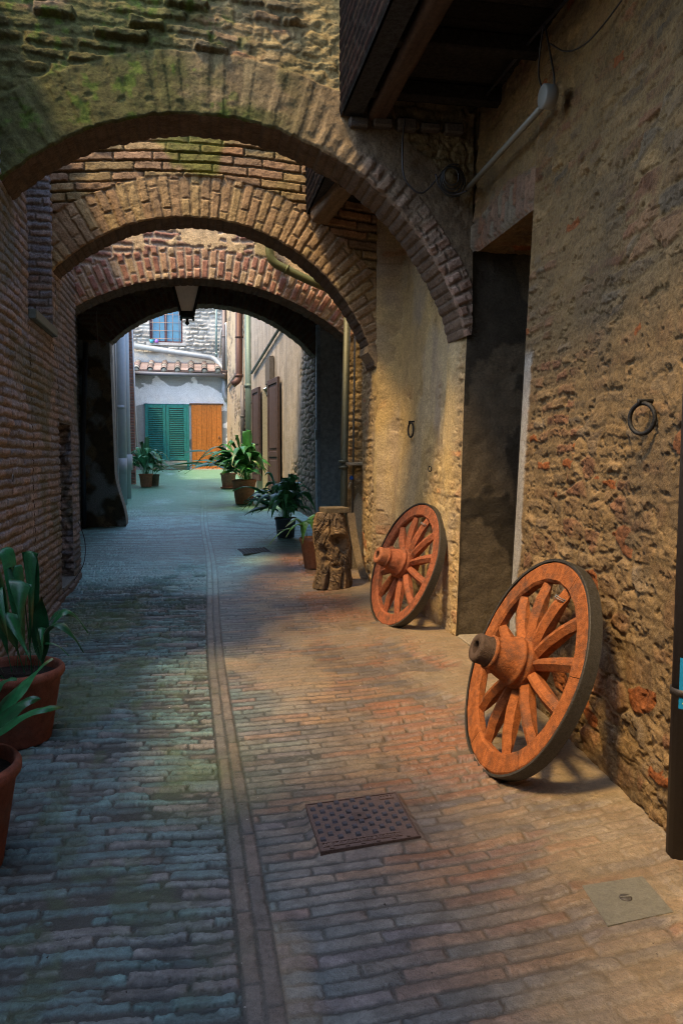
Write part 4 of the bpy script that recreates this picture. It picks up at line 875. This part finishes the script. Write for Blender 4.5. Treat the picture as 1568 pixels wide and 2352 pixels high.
def pot(prefix, label, loc, rt, rb, h, col, leaves, kind='terracotta plant pot', mat=None, wide=True, saucer=False, seed=0, group='potted leafy plants along the alley', n=None, top=None, spread=.5, lw_=.1, lean=(0, 0), lcol=(.035, .11, .035), hmin=.35):
    x, y = loc; z = fz(x, y); t = thing('potted_plant', label, 'potted plant', (x, y, z), group); mat = mat or M_clay
    g = Geo(); col = C3(*col); z0 = z + (.02 if saucer else 0)
    g.lathe([(0, 0), (rb - .006, 0), (rb, .008), (rb + (rt - rb) * .84, h * .86), (rt, h * .87) if wide else (rt - .004, h * .9), (rt + .008, h * .91), (rt + .008, h - .012), (rt, h), (rt - .012, h), (rt - .018, h - .02), (rt - .022, h - .06)], col, n=44, O=(x, y, z0)); part(g, 'pot', mat, t)
    g = Geo(); r_ = np.linspace(0, rt - .015, 8); a_ = np.linspace(0, 2 * np.pi, 25); R_, A_ = np.meshgrid(r_, a_, indexing='ij')
    g.grid(np.stack([x + R_ * np.cos(A_), y + R_ * np.sin(A_), z0 + h - .045 + .03 * (fbm(R_ * 30 + 3, A_ * 3, 3, 9) - .5) * (R_ < rt - .03)], -1), C3(.03, .022, .016), 0); part(g, 'soil', M_soil, t)
    if saucer: g = Geo(); g.lathe([(0, 0), (rb + .03, 0), (rb + .05, .03), (rb + .042, .03), (rb + .02, .008), (0, .008)], col * .9, n=32, O=(x, y, z)); part(g, 'saucer', mat, t)
    g = Geo(); rnd = random.Random(seed + 50); zt = z0 + h - .03
    for i, L in enumerate(leaves): leaf(g, L[0], L[1], L[2], L[3], np.array(lcol) * (.7 + .7 * rnd.random()), seed * 100 + i, stalk=L[4] if len(L) > 4 else .3)
    for i in range(n or 0):
        an = rnd.random() * 2 * math.pi; q = rnd.random() ** .7; L = top * rnd.uniform(hmin, 1); rad = spread * q * rnd.uniform(.6, 1.1)
        b_ = np.array([x + rt * .55 * math.cos(an) * rnd.random(), y + rt * .55 * math.sin(an) * rnd.random(), zt])
        dr = np.array([math.cos(an) + lean[0], math.sin(an) + lean[1], 0]); droop = rnd.uniform(0, .5) * q
        hgt = L * (1 - .45 * q); m_ = b_ + dr * rad * .45 + np.array([0, 0, hgt * (1.25 + droop)]); tp = b_ + dr * rad * 1.15 + np.array([0, 0, hgt * (.92 - droop * 1.6)])
        leaf(g, b_, m_, tp, lw_ * rnd.uniform(.75, 1.2), np.array(lcol) * (.6 + .9 * rnd.random()), seed * 77 + i, stalk=rnd.uniform(.2, .42))
    part(g, 'foliage', M_leaf, t); return t
# front left pots
pA = (-.86, 3.92); zA = fz(*pA) + .33
def W_(x, y, Y): return atY(x, y, Y)
LA = [(( -.78, 3.95, zA), W_(66, 1420, 4.0), W_(70, 1262, 4.0), .0, .3)]
LA = [((-.74, 3.9, zA), W_(62, 1040, 3.95), W_(74, 1450, 3.85), .080, .12), ((-.80, 3.95, zA), W_(20, 1130, 4.05), W_(40, 1420, 4.0), .070, .10),
      ((-.72, 3.9, zA), W_(92, 1430, 3.95), W_(96, 1368, 3.85), .085, .10), ((-.80, 3.88, zA), W_(-30, 1280, 3.85), W_(72, 1520, 3.72), .085, .12),
      ((-.84, 3.9, zA), W_(-10, 1080, 3.9), W_(-70, 1420, 3.9), .082, .10), ((-.73, 3.9, zA), W_(96, 1360, 3.9), W_(98, 1505, 3.8), .04, .10),
      ((-.86, 3.9, zA), W_(-50, 1200, 3.8), W_(20, 1470, 3.7), .082, .10), ((-.76, 3.85, zA), W_(40, 1180, 3.8), W_(50, 1440, 3.7), .10, .35),
      ((-.85, 3.98, zA), W_(25, 1060, 4.1), W_(-30, 1400, 4.1), .075, .12), ((-.78, 3.92, zA), W_(55, 1150, 4.0), W_(98, 1410, 3.95), .07, .10)]
pot('', 'large terracotta pot with tall drooping broad leaves, left, behind the cut-off pot', pA, .225, .165, .35, (.25, .085, .05), LA, seed=1, n=9, top=.6, spread=.38, lw_=.06, lcol=(.015, .11, .035))
pB = (-.82, 2.75); zB = fz(*pB) + .34
LB = [((-.80, 2.8, zB), W_(20, 1580, 2.9), W_(122, 1512, 3.0), .10, .1), ((-.80, 2.78, zB), W_(40, 1590, 2.8), W_(95, 1605, 2.85), .08, .1), ((-.78, 2.72, zB), W_(30, 1610, 2.65), W_(146, 1625, 2.75), .075, .25),
      ((-.82, 2.8, zB), W_(-20, 1540, 2.9), W_(40, 1560, 2.9), .1, .1), ((-.85, 2.8, zB), W_(-60, 1480, 2.9), W_(10, 1560, 2.9), .06, .2)]
pot('', 'terracotta pot cut off by the left edge, leaves reaching over the alley', pB, .225, .165, .36, (.25, .085, .05), LB, seed=2, n=5, top=.35, spread=.3, lw_=.08, lean=(-.6, 0), lcol=(.015, .11, .035))
# courtyard and passage plants
pot('', 'bushy leafy plant in a small terracotta pot before the green shutters', (-1.08, 18.1), .15, .115, .29, (.30, .13, .08), [], seed=3, n=60, top=.9, spread=.60, lw_=.14, lcol=(.05, .22, .10))
pot('', 'dark pot half hidden behind the small terracotta pot at the far left', (-.93, 18.35), .13, .11, .26, (.10, .085, .06), [], seed=13, n=12, top=.5, spread=.5, lw_=.10, lcol=(.05, .20, .08))
pot('', 'tallest spreading plant in a big terracotta pot by the brown shutters', (.86, 14.5), .215, .16, .44, (.33, .135, .075), [], seed=4, n=90, top=1.0, spread=.85, lw_=.145, lean=(-.55, -.1), lcol=(.05, .22, .05))
pot('', 'terracotta pot on a saucer half hidden behind the tallest plant', (.70, 17.6), .17, .13, .32, (.30, .14, .09), [], seed=5, n=22, top=.6, spread=.8, lw_=.15, lean=(-.5, 0), saucer=True, lcol=(.05, .18, .06))
pot('', 'dense dark leafy plant in a black plastic pot beside the passage exit', (1.17, 10.55), .14, .115, .27, (.045, .055, .055), [], mat=M_plain, seed=6, n=90, top=.80, spread=.52, lw_=.115, lean=(-.35, -.1), lcol=(.08, .30, .10))
pC = (1.20, 8.30); zC = fz(*pC) + .33
LC = [((1.14, 8.26, zC), W_(690, 1160, 8.3), W_(655, 1212, 8.2), .105, .2), ((1.14, 8.26, zC), W_(700, 1150, 8.2), W_(694, 1250, 8.1), .12, .2), ((1.14, 8.26, zC), W_(650, 1190, 8.2), W_(600, 1248, 8.1), .025, .25), ((1.14, 8.26, zC), W_(660, 1180, 8.2), W_(612, 1262, 8.1), .022, .3),
      ((1.06, 8.3, zC), W_(720, 1150, 8.4), W_(738, 1200, 8.4), .10, .2), ((1.13, 8.26, zC), W_(690, 1170, 8.1), W_(655, 1236, 8.0), .05, .2), ((1.08, 8.3, zC), W_(715, 1150, 8.2), W_(722, 1230, 8.1), .11, .2)]
pot('', 'few broad leaves in a slim terracotta pot tucked behind the stump', pC, .13, .08, .33, (.36, .17, .09), LC, seed=7, lcol=(.10, .24, .04))

# ---- stump stool
sx, sy = 1.235, 7.28; szb = fz(sx, sy); sh_ = .70
t = thing('stump_stool', 'gnarled tree stump with a square board on top, standing by the wall', 'stump', (sx, sy, szb))
th = np.linspace(-np.pi, np.pi, 241); zz = np.linspace(0, 1, 200); T_, Z_ = np.meshgrid(th, zz, indexing='ij')
cu = np.cos(T_); su_ = np.sin(T_)
nz = lambda f, g_, s: (fbm(cu * f + 20 + 0 * Z_, su_ * f + Z_ * g_, 5, s))
hw_ = np.interp(Z_, [0, .08, .2, .4, .6, .8, .93, 1], [.165, .165, .15, .155, .165, .158, .140, .115]); rad = hw_ * (1 + .34 * (nz(1.1, 1.6, 600) - .5))
swl = fbm(T_ * 1.2 + Z_ * 3 + 4, Z_ * 3, 4, 601); gro = np.abs(fbm(T_ * 2.2 + 2 * np.sin(Z_ * 4), Z_ * 1.6, 4, 602) - .5); rad -= .018 * ss(.035, 0, gro) * np.where(np.abs(T_) > 3.0, 0, 1); rad += .004 * np.sin(swl * 70)
ft = -np.pi / 2                                                  # side facing the viewer
def dent(tc, zc, tw_, zw, dp): global rad; q = ((T_ - tc) / tw_) ** 2 + ((Z_ - zc) / zw) ** 2; rad = rad - dp * np.exp(-q ** 1.5)
dent(ft + .25, .63, .35, .07, .085); dent(ft + .5, .55, .2, .09, .07); dent(ft - .75, .50, .25, .07, .05); dent(ft - .7, .38, .2, .05, .045); dent(ft - .45, .10, .10, .13, .09); dent(ft + .45, .08, .10, .12, .09); dent(ft + .0, .30, .25, .03, .04); dent(ft - .1, .80, .08, .12, .03)
rad = rad + .03 * np.exp(-((T_ - ft - .25) / .6) ** 2 - ((Z_ - .74) / .05) ** 2) + .012 * (nz(6, 12, 605) - .5)
rad[-1] = rad[0]
P = np.stack([sx + rad * cu * 1.05 + .02 * np.sin(Z_ * 5), sy + rad * su_ * .95, szb + Z_ * sh_], -1)
cc = mix(C3(.20, .125, .06) + 0 * P, C3(.11, .075, .045) + 0 * P, ss(.35, .65, swl)); cc = var(cc, fbm(T_ * 9, Z_ * 9, 4, 606), .35)
g = Geo(); g.grid(P, cc, 0); g.add(P[:-1, -1], [list(range(240))], C3(.25, .17, .1)); part(g, 'trunk', M_wood, t)
g = Geo(); an = .12; Rm = np.array([[math.cos(an), -math.sin(an), 0], [math.sin(an), math.cos(an), 0], [0, 0, 1]])
g.bbox((-.115, -.11, 0), (.115, .12, .052), C3(.13, .10, .06), R=Rm, T=(sx + .03, sy + .02, szb + sh_ - .004), bv=.006); part(g, 'seat', M_wood, t)
# leaning plank behind it
a_, b_ = atY(806, 1178, 7.85), atY(836, 1322, 7.55); m_ = atY(815, 1265, 7.75)
g = Geo(); b_[2] = fz(b_[0], b_[1]) + .02; U_ = np.linspace(0, 1, 14); P_ = [(1 - u_) ** 2 * a_ + 2 * u_ * (1 - u_) * m_ + u_ ** 2 * b_ for u_ in U_]
rows = [[p + np.array([-.04, -.02, 0]), p + np.array([.03, -.04, 0]), p + np.array([.04, .02, 0]), p + np.array([-.03, .03, 0])] for p in P_]; v = np.array(rows).reshape(-1, 3)
g.add(v, [[i * 4 + j, i * 4 + (j + 1) % 4, (i + 1) * 4 + (j + 1) % 4, (i + 1) * 4 + j] for i in range(13) for j in range(4)] + [[0, 1, 2, 3], [52, 53, 54, 55]], C3(.15, .11, .065), 0, False)
tag(g.build('curved_plank', M_wood), 'curved dark plank leaning between stump and plaster wall', 'plank')

# ---- lantern under the passage
lc = np.array([-.07, 8.95, 0]); t = thing('lantern', 'black four-sided lantern with frosted panes hanging under the passage arch', 'lantern', (lc[0], lc[1], 1.9))
zb_, zt_ = 1.555, 2.02; hb, ht = .066, .188; bl = C3(.02, .02, .018); g = Geo()
cor = [(-1, -1), (1, -1), (1, 1), (-1, 1)]
for sx_, sy_ in cor: g.tube([lc + np.array([sx_ * hb, sy_ * hb, zb_]), lc + np.array([sx_ * ht, sy_ * ht, zt_])], .013, bl, n=6)
for h_, z_, w_ in ((hb, zb_, .02), (ht, zt_, .018)):
    for i in range(4): p, q = cor[i], cor[(i + 1) % 4]; g.tube([lc + np.array([p[0] * h_, p[1] * h_, z_]), lc + np.array([q[0] * h_, q[1] * h_, z_])], w_, bl, n=6)
g.bbox(lc + np.array([-hb, -hb, zb_ - .045]), lc + np.array([hb, hb, zb_ - .015]), bl, bv=.008)
for sx_, sy_ in cor: g.lathe([(0, -.018), (.012, -.008), (.012, .006), (0, .014)], bl, n=8, O=lc + np.array([sx_ * hb, sy_ * hb, zb_ - .05]))
g.lathe([(0, -.085), (.026, -.055), (.010, -.03), (.018, -.01), (0, 0)], bl, n=10, O=lc + np.array([0, 0, zb_ - .045]))
part(g, 'frame', M_iron, t); g = Geo()
for i in range(4):
    p, q = cor[i], cor[(i + 1) % 4]; k = .93; A_ = [lc + np.array([p[0] * hb * k, p[1] * hb * k, zb_]), lc + np.array([q[0] * hb * k, q[1] * hb * k, zb_]), lc + np.array([q[0] * ht * k, q[1] * ht * k, zt_]), lc + np.array([p[0] * ht * k, p[1] * ht * k, zt_])]
    g.add(A_, [[0, 1, 2, 3]], C3(.8, .8, .74), 0, False)
part(g, 'glass', M_glass, t); g = Geo(); cv = [lc + np.array([0, 0, zt_ + .22])]
v = [lc + np.array([p[0] * (ht + .03), p[1] * (ht + .03), zt_ + .01]) for p in cor] + [lc + np.array([p[0] * .04, p[1] * .04, zt_ + .16]) for p in cor]
g.add(v, [[0, 1, 5, 4], [1, 2, 6, 5], [2, 3, 7, 6], [3, 0, 4, 7], [4, 5, 6, 7], [0, 1, 2, 3]], bl, 0, False); g.tube([lc + np.array([0, 0, zt_ + .15]), lc + np.array([0, 0, 2.6])], .01, bl, n=6); part(g, 'hood', M_iron, t)

# ---- covers in the paving
def cover(name, label, P4, z, fn):
    t = thing(name, label, 'manhole cover', (float(np.mean([p[0] for p in P4])), float(np.mean([p[1] for p in P4])), z)); fn(t, np.array(P4), z)
    return t
def bil(P4, u, v): return (1 - u) * (1 - v) * P4[0] + u * (1 - v) * P4[1] + u * v * P4[2] + (1 - u) * v * P4[3]
def quadbox(g, P4, u0, u1, v0, v1, z0, z1, c, sh=0.):
    lo = [bil(P4, *q) for q in ((u0, v0), (u1, v0), (u1, v1), (u0, v1))]; cx = np.mean(lo, 0); hi = [cx + (p - cx) * (1 - sh) for p in lo]
    v = [(p[0], p[1], z0) for p in lo] + [(p[0], p[1], z1) for p in hi]; g.add(v, [[4, 5, 6, 7], [0, 1, 5, 4], [1, 2, 6, 5], [2, 3, 7, 6], [3, 0, 4, 7]], c, 0, False)
def iron_cover(t, P4, z):
    c = C3(.19, .13, .105); g = Geo(); quadbox(g, P4, 0, 1, 0, 1, z - .03, z, c); part(g, 'plate', M_iron, t); g = Geo()
    for a in ((-.02, 1.02, -.02, -.004), (-.02, 1.02, 1.004, 1.02), (-.02, -.004, -.004, 1.004), (1.004, 1.02, -.004, 1.004)): quadbox(g, P4, *a, z - .03, z + .003, c * .8)
    part(g, 'frame', M_iron, t); g = Geo()
    for i in range(11):
        for j in range(10):
            if (i + j) % 2: continue
            u_, v_ = (i + .5) / 11, .17 + (j + .5) / 10 * .83
            if abs(u_ - .5) < .08 and abs(v_ - .58) < .09: continue
            if u_ > .76 and v_ > .86: continue
            quadbox(g, P4, u_ - .028, u_ + .028, v_ - .034, v_ + .034, z, z + .007, C3(.10, .10, .115), .2)
    for i in range(6): quadbox(g, P4, .08 + i * .16, .12 + i * .16, .005, .04, z, z + .005, c)
    quadbox(g, P4, .43, .57, .50, .66, z, z + .005, c * .8); quadbox(g, P4, .48, .52, .56, .61, z + .005, z + .0055, C3(.01, .01, .01))
    part(g, 'studs', M_iron, t); g = Geo()                      # illegible cast lettering strip in its border
    for a in ((.12, .84, .055, .064), (.12, .84, .126, .135), (.12, .128, .064, .126), (.832, .84, .064, .126), (.02, .10, .055, .064), (.02, .10, .126, .135), (.80, .96, .885, .893), (.80, .96, .955, .963), (.80, .808, .893, .955), (.952, .96, .893, .955)): quadbox(g, P4, *a, z, z + .004, c * 1.2)
    rnd = random.Random(3)
    for i in range(17): u_ = .145 + i * .040; quadbox(g, P4, u_, u_ + .008, .072, .118, z, z + .004, c * 1.25); quadbox(g, P4, u_ + .008, u_ + .022, .072 + .03 * rnd.randrange(2), .085 + .03 * rnd.randrange(2), z, z + .004, c * 1.25)
    for u_ in (.04, .07, .83, .87, .91): vv = (.07, .115) if u_ < .5 else (.90, .945); quadbox(g, P4, u_, u_ + .014, *vv, z, z + .004, c * 1.2)
    part(g, 'lettering', M_iron, t)
zc = fz(.6, 2.87) + .003; q4 = []
for px_ in ((740, 1955), (961, 1920), (906, 1822), (705, 1850)): r = ray(*px_); q4.append((r * zc / r[2])[:2])
cover('iron_cover', 'rusty studded square iron cover in the middle of the brick paving', q4, zc, iron_cover)
zc = fz(1.32, 2.2) + .0; q4 = []
for px_ in ((1395, 2126), (1545, 2094), (1474, 2012), (1336, 2034)): r = ray(*px_); q4.append((r * zc / r[2])[:2])
def grey_cover(t, P4, z):
    g = Geo(); quadbox(g, P4, 0, 1, 0, 1, z - .02, z, C3(.20, .19, .15)); part(g, 'plate', M_metal, t); g = Geo(); cc = bil(P4, .5, .52)
    g.lathe([(.019, 0), (.019, .0035), (.016, .005), (0, .005)], C3(.10, .09, .08), n=20, O=(cc[0], cc[1], z)); g.box((-.017, -.0025, .005), (.017, .0025, .0065), C3(.25, .24, .2), T=(cc[0], cc[1], z)); part(g, 'screw', M_iron, t)
cover('grey_cover', 'smooth grey metal cover with a round screw at the lower right', q4, zc, grey_cover)
zc = fz(.7, 9.5) + .002; q4 = []
for px_ in ((560, 1272), (621, 1266), (608, 1257), (545, 1261)): r = ray(*px_); q4.append((r * zc / r[2])[:2])
def far_cover(t, P4, z):
    g = Geo(); quadbox(g, P4, 0, 1, 0, 1, z - .02, z, C3(.10, .11, .10)); part(g, 'plate', M_metal, t); g = Geo()
    for i in range(8):
        for j in range(6): quadbox(g, P4, (i + .3) / 8, (i + .7) / 8, (j + .3) / 6, (j + .7) / 6, z, z + .006, C3(.16, .16, .15))
    part(g, 'studs', M_iron, t)
cover('iron_cover', 'small dark iron cover in the passage floor near the black pot', q4, zc, far_cover)

# ---- iron rings on the walls
def ring(label, c, r, rt, ax=(1, 0, 0), tilt=0., bracket=True, col=(.03, .027, .022)):
    t = thing('iron_ring', label, 'iron ring', tuple(float(a) for a in c), 'iron rings fixed to the walls'); g = Geo()
    u_ = np.array([0, math.cos(tilt), 0]) + np.array([-math.sin(tilt), 0, 0]) if abs(ax[0]) else np.array([1., 0, 0]); w_ = np.array([0, 0, 1.])
    g.tube([np.array(c) + r * (math.cos(a) * u_ + math.sin(a) * w_) for a in np.linspace(0, 2 * np.pi, 29)[:-1]], rt, C3(*col), n=8, closed=True); part(g, 'hoop', M_iron, t)
    if bracket: g = Geo(); p = np.array(c) + w_ * r; g.tube([p + np.array([-.014, 0, -.008]), p + np.array([-.016, 0, .010]), p + np.array([.02, 0, .010]), p + np.array([.09, 0, .005])], rt * .9, C3(*col), n=8); part(g, 'staple', M_iron, t)
ring('large black iron ring hanging from a staple in the rubble wall', (1.675, 2.80, .147), .058, .0085, tilt=.35)
ring('narrow iron ring on the plaster wall above the smaller wheel', (1.755, 6.42, .225), .060, .008, tilt=.1)
ring('tiny iron ring low on the plaster wall between plaster cracks', (1.775, 5.93, -.09), .020, .004, tilt=.3, bracket=False)
ring('small pale ring on the left brick wall', (XL + .03, 5.26, -.13), .022, .004, tilt=0, bracket=False, col=(.25, .25, .24))

# ---- wiring and the conduit with its junction box at the upper right
t = thing('wall_conduit', 'white conduit with a round junction box high on the rubble wall', 'conduit', (1.8, 4.2, 1.75)); a_, b_ = atX(1074, 432, 1.80), atX(1245, 240, 1.80)
b_ = atX(1247, 242, 1.79); g = Geo(); g.tube([a_, b_], .017, C3(.19, .18, .14), n=10); part(g, 'conduit_tube', M_plain, t)
g = Geo(); p = atX(1258, 222, 1.76); g.lathe([(0, -.03), (.055, -.03), (.058, -.02), (.058, .03), (.05, .035), (0, .035)], C3(.20, .195, .17), n=24, O=p, A=[(0, .6, -.8), (0, .8, .6), (-1, 0, 0)]); part(g, 'junction_box', M_plain, t)
def cable(label, pts, r=.006, col=(.025, .022, .02)):
    g = Geo(); P = np.array(pts, float); n = len(P); out = []
    for i in range(n - 1):
        p0 = P[max(i - 1, 0)]; p1 = P[i]; p2 = P[i + 1]; p3 = P[min(i + 2, n - 1)]
        for s in np.linspace(0, 1, 7)[:-1]: out.append(.5 * ((2 * p1) + (-p0 + p2) * s + (2 * p0 - 5 * p1 + 4 * p2 - p3) * s * s + (-p0 + 3 * p1 - 3 * p2 + p3) * s ** 3))
    out.append(P[-1]); g.tube(out, r, C3(*col), n=6); tag(g.build('cable', M_plain), label, 'cable'); 
cable('black cable dropping in a loop across the dark right end of the first arch', [atY(x_, y_, 5.18) for x_, y_ in ((930, 268), (924, 330), (926, 400), (945, 432), (965, 444), (985, 432), (1005, 408), (1030, 380), (1052, 378))])
g = Geo(); cc_ = atY(1036, 405, 5.15)
for k in range(4): g.tube([cc_ + (.05 + .012 * k) * np.array([math.cos(a), 0, math.sin(a) * 1.15]) + np.array([.006 * k, .01 * k, -.008 * k]) for a in np.linspace(0, 2 * np.pi, 25)[:-1]], .0055, C3(.03, .028, .022), n=6, closed=True)
tag(g.build('cable_coil', M_plain), 'coiled cable hanging in the corner at the first arch', 'cable')
cable('thin cable from the coil to the conduit end', [atY(1000, 400, 5.16), atY(1010, 430, 5.16), atY(1040, 447, 5.16), atY(1072, 438, 5.12)])
cable('pair of cables along the top of the rubble wall', [atX(x_, y_, 1.83) for x_, y_ in ((1052, 262), (1085, 255), (1140, 190), (1180, 140), (1250, 55), (1300, 0), (1345, -60))], .009)
cable('cable hanging down to the round junction box', [atX(x_, y_, 1.80) for x_, y_ in ((1248, 55), (1240, 110), (1236, 170), (1245, 205))], .005)
cable('second cable from the bracket to the box', [atX(x_, y_, 1.80) for x_, y_ in ((1250, 55), (1262, 120), (1272, 180), (1268, 210))], .005)
cable('slack cable swinging across the upper rubble wall', [atX(x_, y_, 1.81) for x_, y_ in ((1262, 100), (1300, 118), (1350, 95), (1420, 10), (1440, -30))], .004)
cable('cable hanging beside the dark pier in the passage', [atY(x_, y_, 9.5) for x_, y_ in ((222, 715), (224, 760), (226, 800), (222, 815))], .005, (.2, .18, .15))
cable('thin wire curling on the floor at the corner of the brick wall', [(XL + .03, 8.0, -.62), (XL + .10, 7.9, -.8), (XL + .10, 7.8, -1.0), (XL + .02, 7.7, -1.15)], .004)
g = Geo(); g.bbox((XL - .18, 6.05, .985), (XL + .05, 6.95, 1.055), C3(.14, .15, .11), bv=.006); tag(g.build('metal_tray', M_metal), 'flat green-grey metal tray on the sill of the tall left recess', 'tray')
# flower pots on the barred window
g = Geo(); p = atY(345, 786, 25.9); g.lathe([(0, 0), (.05, 0), (.065, .1), (.06, .1), (0, .09)], C3(.05, .35, .42), n=14, O=p + np.array([.05, 0, -.02])); g.lathe([(0, 0), (.05, .01), (.06, .07), (.03, .11), (0, .12)], C3(.35, .15, .5), n=10, O=p + np.array([.2, 0, -.02]))
tag(g.build('window_flowers', M_plain), 'small turquoise and purple pots on the barred window ledge', 'flower pot')

# ---- litter: grit, chips and dead leaves nobody could count
g = Geo(); rnd = random.Random(11)
for i in range(420):
    x_, y_ = rnd.uniform(-1.05, 1.6), 1.9 + 8 * rnd.random() ** 1.5; z_ = fz(x_, y_) + .002; s_ = rnd.uniform(.002, .0065); 
    c_ = (C3(.6, .58, .54) if rnd.random() < .35 else C3(.06, .05, .04)) * rnd.uniform(.6, 1.1)
    v = np.array([(rnd.uniform(-1, 1) * s_, rnd.uniform(-1, 1) * s_, rnd.uniform(-.3, .7) * s_) for _ in range(4)]) + (x_, y_, z_); v[:, 2] += .004
    g.add(v, [[0, 1, 2], [0, 2, 3], [0, 3, 1], [1, 3, 2]], c_, 0, False)
tag(g.build('grit', M_soil), 'scattered grit and dead leaf bits on the paving', 'litter', kind='stuff')
# blocks added behind the viewer to cut light, and the body of the right-hand house (outside the frame)
g = Geo(); g.box((-5, -9, -1.5), (-1.25, 1.85, 3.4), C3(.3, .24, .18)); tag(g.build('shade_block_left', M_plast), 'unseen block on the left behind the viewer, added to shade the near ground', 'house')
g = Geo(); g.box((-5, -7, -1.5), (2.6, -4.2, 3.6), C3(.3, .24, .18)); tag(g.build('shade_block_rear', M_plast), 'unseen block across the alley behind the viewer, added to dim the near end', 'house')
g = Geo(); g.box((2.61, -9, -1.5), (6, 8.5, 4.5), C3(.3, .24, .18)); tag(g.build('street_house', M_plast), 'body of the house behind the rubble wall', 'house')
